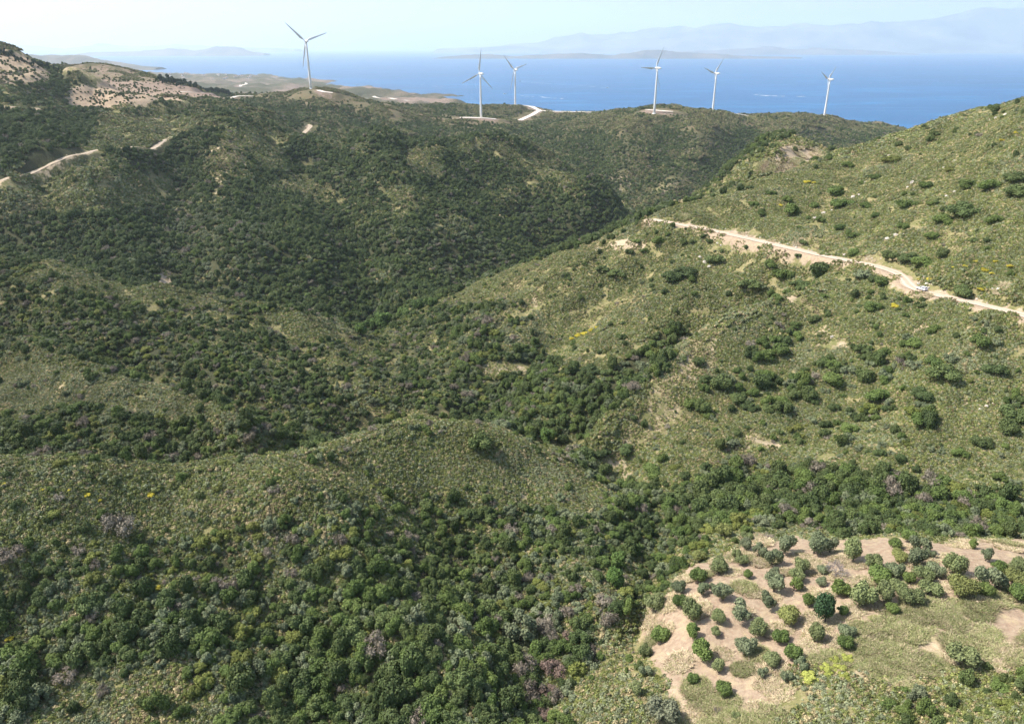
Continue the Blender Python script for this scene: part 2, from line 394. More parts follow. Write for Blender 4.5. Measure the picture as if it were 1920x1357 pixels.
spot(1012, 565, 26, 22, 210, 446, f=0, c=.6, b=.42); spot(950, 690, 44, 14, 210, 446, f=.2, c=.6, b=.5)
spot(1180, 455, 40, 14, 210, 446, f=.02, c=.4, b=.7); spot(1120, 462, 16, 6, 210, 446, f=0, c=.2, b=.9)
zone('1350,600 1270,670 1120,830 1160,870 1300,760 1350,680', 175, 300, f=.06, c=.85, b=.35)
for u, v, a, b in ((1419, 658, 26, 20), (1463, 640, 40, 16), (1349, 725, 30, 24), (1384, 745, 30, 22), (1426, 715, 34, 16), (1515, 722, 40, 20), (1556, 697, 34, 18), (1628, 680, 26, 24), (1700, 645, 22, 16),
                   (1754, 690, 32, 24), (1865, 691, 28, 20), (1905, 768, 26, 32), (1614, 775, 34, 16), (1655, 755, 22, 12), (1728, 775, 24, 26), (1460, 770, 30, 14), (1310, 765, 22, 14), (1690, 680, 26, 20), (1640, 715, 22, 20)):
    spot(u, v, a, b, 175, 300, f=.85)
for u, v, a, b in ((1730, 610, 50, 10), (1560, 640, 40, 14), (1290, 690, 26, 20), (1830, 750, 30, 12), (1560, 620, 30, 10), (1420, 830, 40, 18), (1560, 860, 40, 12), (1380, 690, 18, 16), (1480, 560, 20, 14)):
    spot(u, v, a, b, 175, 330, f=.04, c=.45, b=.45)
zone('1180,800 1330,790 1460,800 1450,880 1250,900 1160,890', 175, 260, f=.35, h=1)
zone('1450,780 1700,800 1920,860 1920,900 1500,860', 175, 260, f=.3, h=1)
zone('1300,885 1420,872 1500,865 1850,930 1920,950 2300,950 2300,1010 1500,1003 1250,1005 1230,960', 140, 196, f=.96)
zone('1060,840 1130,850 1190,890 1270,950 1340,1010 1280,1080 1180,1180 1050,1400 980,1400 1150,1190 1180,1100 1180,1000', 60, 230, f=.85, c=.9)
spot(1170, 880, 30, 24, 175, 230, f=.3, h=1, b=.45); spot(1240, 975, 20, 8, 100, 230, f=.1)
# the terrace with the olive grove
zone('1265,1085 1330,1045 1380,1010 1500,1005 1750,1012 1920,1008 2300,1000 2300,1115 1920,1112 1700,1125 1575,1180 1520,1250 1420,1330 1240,1270 1190,1190', 60, 148, f=0, c=.34, b=1, h=0, p=.95, g=1)
zone('1330,1000 1450,985 1560,1000 1500,1012 1380,1020', 60, 160, f=.35, c=.6, h=2)
zone('1700,1122 1920,1110 2300,1112 2300,1262 1920,1240 1750,1262 1640,1290 1540,1290 1520,1240 1575,1180', 60, 135, f=0, c=1, b=.45, h=0, g=2)
spot(1890, 1170, 60, 32, 60, 135, b=1, c=.4, p=1, g=1); spot(1770, 1190, 30, 14, 60, 135, b=1, c=.5, p=1, g=1)
zone('1150,1150 1200,1150 1260,1290 1250,1400 1060,1400 1110,1250', 60, 135, f=.15, c=.8, h=2, b=.2)
zone('1250,1280 1420,1310 1520,1290 1620,1300 1560,1400 1230,1400', 60, 135, f=.01, c=.9, b=.6, p=.5, g=2)
zone('1480,1265 1640,1270 1640,1400 1440,1400', 60, 135, f=.03, c=.9, b=.2, g=0)
zone('1640,1310 1760,1275 1920,1245 2300,1250 2300,1500 1600,1500', 60, 125, f=.62, c=1, b=0, g=0)
# knoll
zone('1430,332 1470,300 1500,274 1530,292 1520,306 1470,330', 470, 680, f=0, c=.1, b=1)
zone('1250,405 1330,345 1430,290 1450,262 1500,250 1565,268 1545,312 1420,342 1320,388', 450, 720, f=.12, c=.9, b=.25)
zone('1405,340 1450,305 1480,266 1534,280 1530,312 1470,338', 470, 700, f=.02, c=.45, b=1, g=1)
# under closed thicket the ground is leaf litter, not scrub
# natural variation
patch = fbm(SS * 60, LL * 60, 4, 71)
mid = (FOR > .02) & (FOR < .8) & (Y > 150)
FOR[mid] = np.clip(FOR[mid] * (1 + 2.2 * patch[mid]) - .02, 0, 1)
hi = (FOR >= .8) & (patch < np.where(Y > 430, -.56, -.42)) & (Y > 170)
FOR[hi] = .25
COV *= np.clip(1.2 + .8 * fbm(SS * 90, LL * 90, 3, 75), np.where(Y < 300, .88, .68), 1.0)
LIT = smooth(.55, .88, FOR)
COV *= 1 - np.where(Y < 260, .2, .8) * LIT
# concave ground carries more trees far away
def blur(G, k):
    c = np.cumsum(np.pad(G, ((k, k + 1), (0, 0)), mode='edge'), 0); G = (c[2 * k + 1:] - c[:-2 * k - 1])[:G.shape[0]] / (2 * k + 1)
    c = np.cumsum(np.pad(G, ((0, 0), (k, k + 1)), mode='edge'), 1); return (c[:, 2 * k + 1:] - c[:, :-2 * k - 1])[:, :G.shape[1]] / (2 * k + 1)
conc = (blur(Z, 14) - Z) / (Y * .004)
f2 = far & (FOR > .2)
FOR[f2] = np.clip(FOR[f2] + .35 * conc[f2], .03, 1)
lowland = (Y > 2000)
FOR[lowland] = np.clip(.10 + .25 * patch[lowland], 0, .4); BAR[lowland] = np.clip(.32 + .7 * fbm(X / 140, Y / 240, 4, 81)[lowland], 0, 1); PINK[lowland] = .8
# roadside: bare cut bank above, spill below
rd = ROADD
cutn = fbm(SS * 140, LL * 140, 3, 91)
upper = (ROADS > 0)
wcut = np.where(upper, 4.2 + 7 * cutn + 6 * np.exp(-((U - 1400) / 80) ** 2), 4.2 + 3.2 * cutn)
bank = (rd < np.maximum(wcut, 3.0)) & msk
BAR[bank] = 1; FOR[bank] = 0; COV[bank] = .30; GRS[bank] = 1; PINK[bank] = np.where(upper[bank], .1, .75)
ot = (rd < 3.4) & ~msk
BAR[ot] = 1; FOR[ot] = 0; COV[ot] = .1
COV[rd < 4.6] = 0; FOR[rd < np.where(msk, 6.0, 12)] = 0; COV[(Y > 900) & (rd < 11)] = 0
BAR = blur(BAR, 1); PINK = blur(PINK, 2)

# ------------------------------------------------------------------ materials
def mat(name):
    m = bpy.data.materials.new(name); m.use_nodes = True
    nt = m.node_tree; nt.nodes.clear()
    o = nt.nodes.new('ShaderNodeOutputMaterial'); b = nt.nodes.new('ShaderNodeBsdfPrincipled')
    nt.links.new(b.outputs[0], o.inputs[0])
    return m, nt, b
def N(nt, t, **kw):
    nd = nt.nodes.new(t)
    for k_, v_ in kw.items():
        if k_.startswith('i_'):
            key = k_[2:]; nd.inputs[int(key) if key.isdigit() else key.replace('_', ' ')].default_value = v_
        else: setattr(nd, k_, v_)
    return nd
def noise(nt, vec, scale, detail=4, rough=.55):
    nd = N(nt, 'ShaderNodeTexNoise'); nd.inputs['Scale'].default_value = scale; nd.inputs['Detail'].default_value = detail; nd.inputs['Roughness'].default_value = rough
    if vec is not None: nt.links.new(vec, nd.inputs['Vector'])
    return nd
def rampf(nt, src, a, b):
    r = N(nt, 'ShaderNodeMapRange'); r.inputs[1].default_value = a; r.inputs[2].default_value = b
    nt.links.new(src, r.inputs[0]); return r.outputs[0]
def mix(nt, f, a, b, mode='MIX'):
    m = N(nt, 'ShaderNodeMix', data_type='RGBA', blend_type=mode)
    if isinstance(f, (int, float)): m.inputs[0].default_value = f
    else: nt.links.new(f, m.inputs[0])
    for s_, k_ in ((a, 6), (b, 7)):
        if isinstance(s_, tuple): m.inputs[k_].default_value = (*s_, 1)
        else: nt.links.new(s_, m.inputs[k_])
    return m.outputs[2]
def math_(nt, op, a, b):
    m = N(nt, 'ShaderNodeMath', operation=op)
    for k_, s_ in enumerate((a, b)):
        if isinstance(s_, (int, float)): m.inputs[k_].default_value = s_
        else: nt.links.new(s_, m.inputs[k_])
    return m.outputs[0]

def foliage(name, base, alt, var=.45, attr=False):
    m, nt, b = mat(name)
    oi = N(nt, 'ShaderNodeObjectInfo'); geo = N(nt, 'ShaderNodeNewGeometry')
    big = noise(nt, geo.outputs['Position'], .035, 3)
    f1 = math_(nt, 'ADD', math_(nt, 'MULTIPLY', oi.outputs['Random'], .65), math_(nt, 'MULTIPLY', rampf(nt, big.outputs[0], .35, .65), .35))
    col = mix(nt, f1, base, alt)
    if attr:
        a = N(nt, 'ShaderNodeAttribute', attribute_name='tint')
        col = mix(nt, .78, col, a.outputs['Color'])
    g = math_(nt, 'ADD', math_(nt, 'MULTIPLY', geo.outputs['Random Per Island'], var), 1 - var / 2)
    h = math_(nt, 'MULTIPLY', g, math_(nt, 'ADD', math_(nt, 'MULTIPLY', math_(nt, 'FRACT', math_(nt, 'MULTIPLY', oi.outputs['Random'], 7.31), 0), .4), .8))
    vm = N(nt, 'ShaderNodeVectorMath', operation='SCALE'); nt.links.new(col, vm.inputs[0]); nt.links.new(h, vm.inputs['Scale'])
    nt.links.new(vm.outputs[0], b.inputs['Base Color'])
    b.inputs['Roughness'].default_value = .75
    b.inputs['Specular IOR Level'].default_value = .25
    return m
M_OAK = foliage('oak_leaves', (.054, .082, .026), (.112, .142, .044))
M_GREEN = foliage('green_leaves', (.078, .120, .030), (.130, .170, .042))
M_OLIVE = foliage('olive_leaves', (.130, .158, .058), (.195, .220, .090))
M_GREY = foliage('grey_leaves', (.120, .148, .072), (.190, .212, .115))
M_MAUVE = foliage('dry_twigs', (.20, .165, .125), (.27, .235, .175))
M_YG = foliage('yellow_green_leaves', (.120, .145, .030), (.175, .185, .045))
M_BRIGHT = foliage('fresh_leaves', (.075, .135, .030), (.125, .185, .045))
M_BROOM = foliage('broom_flowers', (.40, .34, .03), (.55, .45, .05))
M_FENNEL = foliage('fennel_flowers', (.24, .27, .055), (.36, .37, .085))
M_PINK = foliage('oleander_flowers', (.42, .16, .20), (.30, .20, .16))
M_RUST = foliage('rusty_twigs', (.19, .13, .10), (.25, .18, .14))
M_SCRUB = foliage('low_scrub', (.19, .205, .060), (.27, .25, .11), .5, attr=True)
M_PINE = foliage('pine_needles', (.020, .038, .022), (.035, .055, .030))
def flat(name, col, rough=.6, metal=0, spec=.4):
    m, nt, b = mat(name)
    geo = N(nt, 'ShaderNodeNewGeometry'); tc = N(nt, 'ShaderNodeTexCoord')
    nz = noise(nt, tc.outputs['Object'], 3.0, 4)
    nt.links.new(mix(nt, rampf(nt, nz.outputs[0], .3, .7), tuple(c * .86 for c in col), col), b.inputs['Base Color'])
    b.inputs['Roughness'].default_value = rough; b.inputs['Metallic'].default_value = metal; b.inputs['Specular IOR Level'].default_value = spec
    return m
M_BARK = flat('bark', (.11, .09, .07), .9)
M_GBARK = flat('grey_bark', (.24, .21, .20), .9)
M_WHITE = flat('white_steel', (.80, .80, .78), .45)
M_CAR = flat('white_paint', (.82, .82, .84), .25)
M_GLASS = flat('dark_glass', (.015, .018, .022), .08, spec=.6)
M_TYRE = flat('black_rubber', (.02, .02, .02), .8)
M_RIM = flat('alloy', (.45, .45, .47), .35, .8)
M_TAIL = flat('red_lens', (.45, .02, .02), .3)
M_LAMP = flat('clear_lens', (.75, .78, .8), .2)
M_HOUSE = flat('whitewash', (.75, .73, .70), .8)
M_TILE = flat('roof_tiles', (.34, .16, .10), .85)
M_FOAM = flat('foam', (.75, .78, .80), .8)
M_HULL = flat('boat_paint', (.8, .8, .8), .4)

# land
M_LAND, nt, b = mat('hillside_ground')
geo = N(nt, 'ShaderNodeNewGeometry'); pos = geo.outputs['Position']
aB = N(nt, 'ShaderNodeAttribute', attribute_name='bare'); aP = N(nt, 'ShaderNodeAttribute', attribute_name='pink')
aF = N(nt, 'ShaderNodeAttribute', attribute_name='farness')
n1 = noise(nt, pos, .055, 6, .6); n2 = noise(nt, pos, .9, 5, .65); n3 = noise(nt, pos, .22, 5, .6); n4 = noise(nt, pos, 3.5, 4, .6)
scrub = mix(nt, rampf(nt, n3.outputs[0], .4, .62), (.165, .165, .062), (.280, .235, .115))
scrub = mix(nt, rampf(nt, n2.outputs[0], .53, .68), scrub, (.34, .27, .165))
brown = mix(nt, rampf(nt, n1.outputs[0], .38, .62), (.160, .120, .070), (.115, .105, .055))
scrub = mix(nt, aF.outputs['Fac'], scrub, brown)
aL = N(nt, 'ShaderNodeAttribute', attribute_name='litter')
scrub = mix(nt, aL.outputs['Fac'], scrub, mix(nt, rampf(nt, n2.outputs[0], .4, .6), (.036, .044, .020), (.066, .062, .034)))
soil = mix(nt, rampf(nt, n2.outputs[0], .36, .62), (.37, .275, .19), (.45, .36, .25))
psoil = mix(nt, rampf(nt, n2.outputs[0], .36, .62), (.27, .19, .13), (.36, .275, .19))
fsoil = mix(nt, rampf(nt, n3.outputs[0], .36, .62), (.19, .135, .105), (.26, .19, .15))
soil = mix(nt, aP.outputs['Fac'], soil, psoil)
soil = mix(nt, rampf(nt, n3.outputs[0], .54, .72), soil, (.44, .35, .21))
soil = mix(nt, math_(nt, 'MULTIPLY', rampf(nt, n4.outputs[0], .56, .70), .5), soil, (.17, .14, .07))
soil = mix(nt, aF.outputs['Fac'], soil, fsoil)
bf = rampf(nt, math_(nt, 'ADD', aB.outputs['Fac'], math_(nt, 'MULTIPLY', math_(nt, 'SUBTRACT', n3.outputs[0], .5), 1.6)), .35, .62)
scrub = mix(nt, math_(nt, 'MULTIPLY', rampf(nt, n4.outputs[0], .48, .62), .45), scrub, (.085, .085, .035))
soil = mix(nt, math_(nt, 'MULTIPLY', rampf(nt, n4.outputs[0], .30, .42), -.25), soil, (.6, .52, .42)) if False else soil
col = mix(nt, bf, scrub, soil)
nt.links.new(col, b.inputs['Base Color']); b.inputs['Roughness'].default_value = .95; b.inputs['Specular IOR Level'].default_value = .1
bp = N(nt, 'ShaderNodeBump'); bp.inputs['Strength'].default_value = .7; bp.inputs['Distance'].default_value = .5
nt.links.new(n2.outputs[0], bp.inputs['Height']); nt.links.new(bp.outputs[0], b.inputs['Normal'])

def soil_mat(name, c1, c2, c3):
    m, nt, b = mat(name)
    geo = N(nt, 'ShaderNodeNewGeometry'); a = N(nt, 'ShaderNodeAttribute', attribute_name='across')
    na = noise(nt, geo.outputs['Position'], .5, 5); nb = noise(nt, geo.outputs['Position'], 2.5, 4)
    # two compacted wheel lines, looser stones in the middle and at the edges
    w = N(nt, 'ShaderNodeMath', operation='PINGPONG'); w.inputs[1].default_value = .5
    nt.links.new(math_(nt, 'MULTIPLY', a.outputs['Fac'], 2.0), w.inputs[0])
    base = mix(nt, rampf(nt, na.outputs[0], .35, .65), c1, c2)
    f = math_(nt, 'MULTIPLY', rampf(nt, w.outputs[0], .22, .42), rampf(nt, nb.outputs[0], .3, .6))
    nt.links.new(mix(nt, f, base, c3), b.inputs['Base Color'])
    b.inputs['Roughness'].default_value = .95; b.inputs['Specular IOR Level'].default_value = .1
    bp = N(nt, 'ShaderNodeBump'); bp.inputs['Strength'].default_value = .5; bp.inputs['Distance'].default_value = .15
    nt.links.new(nb.outputs[0], bp.inputs['Height']); nt.links.new(bp.outputs[0], b.inputs['Normal'])
    return m
M_ROAD = soil_mat('dirt_road', (.42, .31, .225), (.50, .38, .28), (.62, .52, .41))
M_GRAVEL = soil_mat('pale_gravel', (.62, .54, .45), (.70, .62, .52), (.74, .68, .6))
M_TRACK = soil_mat('earth_track', (.34, .27, .19), (.42, .34, .25), (.46, .38, .29))

# ------------------------------------------------------------------ mesh helpers
def tag(o, label=None, cat=None, group=None, kind=None):
    if label: o['label'] = label
    if cat: o['category'] = cat
    if group: o['group'] = group
    if kind: o['kind'] = kind
    return o
def raw_mesh(name, v, f, m=None, smooth=False, tint=None):
    """v (n,3), f (k,4) or (k,3) array"""
    me = bpy.data.meshes.new(name)
    v = np.ascontiguousarray(v, np.float32); f = np.ascontiguousarray(f, np.int32)
    k, w = f.shape
    me.vertices.add(len(v)); me.vertices.foreach_set('co', v.ravel())
    me.loops.add(k * w); me.loops.foreach_set('vertex_index', f.ravel())
    me.polygons.add(k); me.polygons.foreach_set('loop_start', np.arange(0, k * w, w, dtype=np.int32))
    try: me.polygons.foreach_set('loop_total', np.full(k, w, np.int32))
    except Exception: pass
    if smooth: me.polygons.foreach_set('use_smooth', np.ones(k, bool))
    if tint is not None:
        a = me.attributes.new('tint', 'FLOAT_COLOR', 'POINT')
        a.data.foreach_set('color', np.c_[tint, np.ones(len(tint))].astype(np.float32).ravel())
    me.update(calc_edges=True)
    if m: me.materials.append(m)
    return me
def link(name, me, parent=None):
    o = bpy.data.objects.new(name, me); C.objects.link(o)
    if parent: o.parent = parent
    return o
class MB:
    def __init__(s): s.v = []; s.f = []
    def add(s, v, f):
        k = len(s.v); s.v += [tuple(map(float, p)) for p in v]; s.f += [tuple(i + k for i in q) for q in f]
    def box(s, c, d):
        x, y, z = c; a, b_, e = d[0] / 2, d[1] / 2, d[2] / 2
        s.add([(x + i * a, y + j * b_, z + k * e) for k in (-1, 1) for j in (-1, 1) for i in (-1, 1)],
              [(0, 2, 3, 1), (4, 5, 7, 6), (0, 1, 5, 4), (2, 6, 7, 3), (0, 4, 6, 2), (1, 3, 7, 5)])
    def tube(s, pts, rad, n=8, cap=True):
        pts = [np.array(p, float) for p in pts]; vs = []
        for k, p in enumerate(pts):
            d = pts[min(k + 1, len(pts) - 1)] - pts[max(k - 1, 0)]; d /= np.linalg.norm(d) + 1e-9
            a = np.cross(d, (0, 0, 1.)) if abs(d[2]) < .95 else np.cross(d, (1., 0, 0)); a /= np.linalg.norm(a); c = np.cross(d, a)
            for i in range(n):
                t = 2 * math.pi * i / n; vs.append(p + rad[k] * (a * math.cos(t) + c * math.sin(t)))
        fs = [(k * n + i, k * n + (i + 1) % n, (k + 1) * n + (i + 1) % n, (k + 1) * n + i) for k in range(len(pts) - 1) for i in range(n)]
        if cap: fs += [tuple(range(n))[::-1], tuple((len(pts) - 1) * n + i for i in range(n))]
        s.add(vs, fs)
    def loft(s, rings, cap=True):
        n_ = len(rings[0]); vs = [p for r_ in rings for p in r_]
        fs = [(k * n_ + i, k * n_ + (i + 1) % n_, (k + 1) * n_ + (i + 1) % n_, (k + 1) * n_ + i) for k in range(len(rings) - 1) for i in range(n_)]
        if cap: fs += [tuple(range(n_))[::-1], tuple((len(rings) - 1) * n_ + i for i in range(n_))]
        s.add(vs, fs)
    def build(s, name, m, parent=None, smooth=False):
        me = bpy.data.meshes.new(name); me.from_pydata(s.v, [], s.f); me.materials.append(m); me.validate()
        if smooth: me.polygons.foreach_set('use_smooth', np.ones(len(me.polygons), bool))
        me.update()
        return link(name, me, parent)

# ------------------------------------------------------------------ setting: land, sea, roads, far shores
idx = np.arange(NL * NS).reshape(NL, NS)
F = np.stack([idx[:-1, :-1], idx[:-1, 1:], idx[1:, 1:], idx[1:, :-1]], -1).reshape(-1, 4)
Zs = Z.copy()
me = raw_mesh('hillside', np.stack([X, Y, Zs], -1).reshape(-1, 3), F, M_LAND, smooth=True)
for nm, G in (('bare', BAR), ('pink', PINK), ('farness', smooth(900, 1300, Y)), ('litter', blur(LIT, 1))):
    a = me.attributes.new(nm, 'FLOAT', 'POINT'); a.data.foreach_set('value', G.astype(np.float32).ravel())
land = link('hillside', me); tag(land, kind='structure')
print('land', NL, NS, time.time() - T0)

M_SEA, nt, b = mat('sea_water')
geo = N(nt, 'ShaderNodeNewGeometry'); mp = N(nt, 'ShaderNodeMapping'); nt.links.new(geo.outputs['Position'], mp.inputs[0]); mp.inputs['Scale'].default_value = (.35, 1, 1)
s1 = noise(nt, mp.outputs[0], .0012, 5, .6); s2 = noise(nt, geo.outputs['Position'], .03, 6, .7); s3 = noise(nt, mp.outputs[0], .006, 4, .6)
c0 = mix(nt, rampf(nt, s1.outputs[0], .35, .65), (.003, .072, .19), (.005, .092, .24))
c0 = mix(nt, math_(nt, 'MULTIPLY', rampf(nt, s3.outputs[0], .52, .66), .7), c0, (.012, .15, .34))
nt.links.new(c0, b.inputs['Base Color']); b.inputs['Roughness'].default_value = .35; b.inputs['IOR'].default_value = 1.33; b.inputs['Specular IOR Level'].default_value = .35
bp = N(nt, 'ShaderNodeBump'); bp.inputs['Strength'].default_value = .8; bp.inputs['Distance'].default_value = 6
nt.links.new(s2.outputs[0], bp.inputs['Height']); nt.links.new(bp.outputs[0], b.inputs['Normal'])
mb = MB(); SE = 58000
gx = np.linspace(-SE, SE, 13); gy = np.linspace(1200, 64000, 13)
vx = np.stack(np.meshgrid(gx, gy), -1).reshape(-1, 2); ii = np.arange(169).reshape(13, 13)
me = raw_mesh('sea', np.c_[vx, np.zeros(169)], np.stack([ii[:-1, :-1], ii[:-1, 1:], ii[1:, 1:], ii[1:, :-1]], -1).reshape(-1, 4), M_SEA)
tag(link('sea', me), kind='structure')

def strip(name, p, width, m, lift=.12, cols=5):
    t = np.gradient(p[:, :2], axis=0); t /= np.linalg.norm(t, axis=1, keepdims=True) + 1e-9
    nrm = np.stack([-t[:, 1], t[:, 0]], -1)
    wob = 1 + .14 * vnoise(np.arange(len(p)) * .35, np.zeros(len(p)), 5)
    c = np.linspace(-.5, .5, cols); vs = []; ac = []
    for k, cc in enumerate(c):
        q_ = p[:, :2] + nrm * (cc * width * wob)[:, None]
        z = np.maximum(height(q_[:, 0], q_[:, 1]) + lift * .4, p[:, 2] - .05 + lift * (1 - abs(cc))) if lift < .5 else height(q_[:, 0], q_[:, 1]) + lift
        vs.append(np.c_[q_, z]); ac.append(np.full(len(p), cc + .5))
    V_ = np.stack(vs, 1).reshape(-1, 3); ii = np.arange(len(p) * cols).reshape(len(p), cols)
    f = np.stack([ii[:-1, :-1], ii[:-1, 1:], ii[1:, 1:], ii[1:, :-1]], -1).reshape(-1, 4)
    me = raw_mesh(name, V_, f, m, smooth=True)
    a = me.attributes.new('across', 'FLOAT', 'POINT'); a.data.foreach_set('value', np.stack(ac, 1).astype(np.float32).ravel())
    return tag(link(name, me), kind='structure')
strip('dirt_road', main_road, 5.2, M_ROAD, .14)
for nm, (p, w) in TR.items():
    strip(nm, p, w * (1.25 if w < 6 else 1), M_GRAVEL if nm.startswith('gravel') else M_TRACK, .25 if w < 6 else .7)

# far shores: ridge meshes with real depth
def far_material(name, c1, c2, scale):
    m, nt, b = mat(name)
    geo = N(nt, 'ShaderNodeNewGeometry')
    a = noise(nt, geo.outputs['Position'], scale, 8, .65)
    nt.links.new(mix(nt, rampf(nt, a.outputs[0], .35, .65), c1, c2), b.inputs['Base Color']); b.inputs['Roughness'].default_value = .95
    b.inputs['Specular IOR Level'].default_value = .05
    return m
M_MTN = far_material('bare_mountain_rock', (.03, .036, .03), (.25, .24, .18), .0006)
M_CAPE = far_material('dry_headland', (.07, .075, .07), (.19, .16, .13), .002)
def range_(name, D, prof, depth, m, seed, rough, base=-60, nx=260, ny=60):
    """prof: (u, v) skyline at distance D; the land rises from the shore to that skyline and falls behind it"""
    pu = np.array([a[0] for a in prof], float); pv = np.array([a[1] for a in prof], float)
    u = np.linspace(pu[0], pu[-1], nx); v = np.interp(u, pu, pv)
    _, t = ray(u, v); xd, _ = ray(u, v)
    top = np.maximum(CAMZ + t * D, -30)
    w = np.linspace(0, 1, ny)
    d = D - depth * .5 + depth * w
    shp = np.where(w < .5, smooth(0, .5, w) * .75 + w * .5, smooth(1, .5, w))
    UX, DD = np.meshgrid(xd, d); H = np.outer(shp, top - base) + base
    XX = UX * D * (1 + (DD / D - 1) * .3); 
    rn = 1 - 2 * np.abs(fbm(XX / rough, DD / rough, 6, seed, .55))
    H = H + (rn - .4) * rough * .085 * np.minimum(1, np.maximum(H, 0) / (rough * .12)) * (1 - .75 * np.exp(-((np.outer(w, np.ones(nx)) - .5) / .05) ** 2))
    ii = np.arange(nx * ny).reshape(ny, nx)
    f = np.stack([ii[:-1, :-1], ii[:-1, 1:], ii[1:, 1:], ii[1:, :-1]], -1).reshape(-1, 4)
    me = raw_mesh(name, np.stack([XX, DD, H], -1).reshape(-1, 3), f, m, smooth=True)
    return tag(link(name, me), kind='structure')
range_('far_mountains', 35000, [(820, 93), (900, 90), (960, 84), (1010, 80), (1040, 74), (1080, 70), (1130, 68), (1200, 62), (1240, 58), (1294, 55), (1330, 46), (1367, 43), (1419, 50), (1470, 51), (1515, 48), (1560, 47), (1600, 43), (1644, 49), (1699, 40), (1754, 33), (1798, 22), (1820, 17), (1839, 14), (1860, 14), (1883, 18), (1900, 22), (1930, 17), (2010, 12), (2100, 34), (2300, 60), (2600, 85)], 11000, M_MTN, 5, 5000, nx=420, ny=110)
range_('headland', 24900, [(1230, 101), (1270, 98), (1330, 96), (1380, 91), (1430, 89.5), (1480, 91), (1530, 92.5), (1570, 91), (1620, 95), (1680, 99), (1720, 101)], 1800, M_CAPE, 6, 1500)
range_('headland.001', 17015, [(800, 111), (830, 107), (870, 104), (920, 103), (960, 106), (1010, 104), (1060, 102), (1100, 101), (1150, 104), (1200, 97), (1240, 96), (1275, 100), (1300, 101), (1350, 103), (1420, 106), (1500, 107.5)], 1500, M_CAPE, 7, 900)
range_('island', 22410, [(150, 101), (200, 97), (260, 97), (290, 93), (320, 91.5), (350, 95), (370, 97), (400, 91), (425, 88.5), (450, 93), (470, 98), (500, 101)], 2600, M_CAPE, 8, 1400)
range_('far_mountains.001', 38180, [(-300, 80), (-100, 84), (0, 90), (60, 87), (120, 92), (190, 85), (250, 88), (310, 86), (400, 88), (500, 91), (560, 93)], 6000, M_MTN, 9, 3500)
range_('headland.002', 8715, [(-300, 92), (-100, 97), (0, 100), (60, 105), (110, 108), (150, 107), (190, 114), (230, 119), (260, 124), (300, 127)], 1500, M_CAPE, 10, 700)

# ------------------------------------------------------------------ plants: crown meshes
def crown(seed, lobes, nq, qs, flatten=1.0, core=.86, spiky=0.0, tint=None):
    """many small leaf-clump faces over the lobes of a crown, with leafy cores behind them; unit radius"""
    g = np.random.default_rng(seed)
    cs = np.array([l[:3] for l in lobes]); rs = np.array([l[3] for l in lobes])
    w = rs ** 2; w /= w.sum()
    vs = []; fs = []
    pts = []; dr = []
    while len(pts) < nq:
        k = g.choice(len(cs), p=w); d = g.normal(size=3); d /= np.linalg.norm(d)
        if d[2] < -.35 and g.random() < .7: continue
        p = cs[k] + d * rs[k] * (1 + g.normal() * .13 + .07 * math.sin(9 * d[0] + seed) * math.sin(8 * d[1] + 3 * d[2]))
        if g.random() < .1: p = p + d * rs[k] * .12
        dd = np.linalg.norm(p - cs, axis=1) / rs
        dd[k] = 9
        if dd.min() < .86: continue
        if p[2] < 0.02: continue
        pts.append(p); dr.append(d)
    pts = np.array(pts); dr = np.array(dr)
    nrm = dr + g.normal(size=dr.shape) * .55 + np.array((0, 0, .25)); nrm /= np.linalg.norm(nrm, axis=1, keepdims=True)
    a = np.cross(nrm, g.normal(size=nrm.shape)); a /= np.linalg.norm(a, axis=1, keepdims=True)
    c = np.cross(nrm, a)
    if spiky: a = a * (1 - spiky) + dr * spiky
    s_ = (qs * (.6 + .9 * g.random(len(pts))))[:, None]
    asp = (1 + spiky * 1.2)
    quad = np.stack([pts - a * s_ * asp - c * s_ * (.5 / asp), pts + a * s_ * .3 - c * s_ / asp, pts + a * s_ * asp + c * s_ * .4 / asp, pts - a * s_ * .4 + c * s_ / asp + nrm * s_ * .35], 1)
    vs.append(quad.reshape(-1, 3)); fs.append(np.arange(len(pts) * 4).reshape(-1, 4)); off = len(pts) * 4
    if core:
        for cc, r_ in zip(cs, rs):                   # leafy cores
            nu_, nv_ = 9, 6
            th = np.linspace(0, 2 * math.pi, nu_, endpoint=False); ph = np.linspace(.12, math.pi - .12, nv_)
            PH, TH = np.meshgrid(ph, th, indexing='ij')
            rr = r_ * core * (1 + .09 * g.normal(size=PH.shape))
            v = np.stack([cc[0] + rr * np.sin(PH) * np.cos(TH), cc[1] + rr * np.sin(PH) * np.sin(TH), np.maximum(cc[2] + rr * np.cos(PH), .0)], -1).reshape(-1, 3)
            ii = np.arange(nu_ * nv_).reshape(nv_, nu_); nx_ = np.roll(ii, -1, 1)
            f = np.stack([ii[:-1], ii[1:], nx_[1:], nx_[:-1]], -1).reshape(-1, 4)
            vs.append(v); fs.append(f + off); off += len(v)
    v = np.concatenate(vs); v[:, 2] *= flatten
    return v, np.concatenate(fs)
def lobes(seed, n_, spread, rmin, rmax, z0=.55, zs=.35):
    g = np.random.default_rng(seed); out = []
    for k in range(n_):
        a = g.random() * 6.283; r_ = spread * math.sqrt(g.random())
        out.append((math.cos(a) * r_, math.sin(a) * r_, z0 + zs * (g.random() - .35) * (1 - .5 * r_ / spread), rmin + (rmax - rmin) * g.random()))
    return out
ground_parts = []
def crown_mesh(name, seed, m, n_=12, spread=.72, rmin=.16, rmax=.42, nq=2300, qs=.048, z0=.5, zs=.8, flatten=1., core=.74, spiky=0.):
    v, f = crown(seed, lobes(seed + 100, n_, spread, rmin, rmax, z0, zs), nq, qs, flatten, core, spiky)
    return raw_mesh(name, v, f, m)
ME = {}
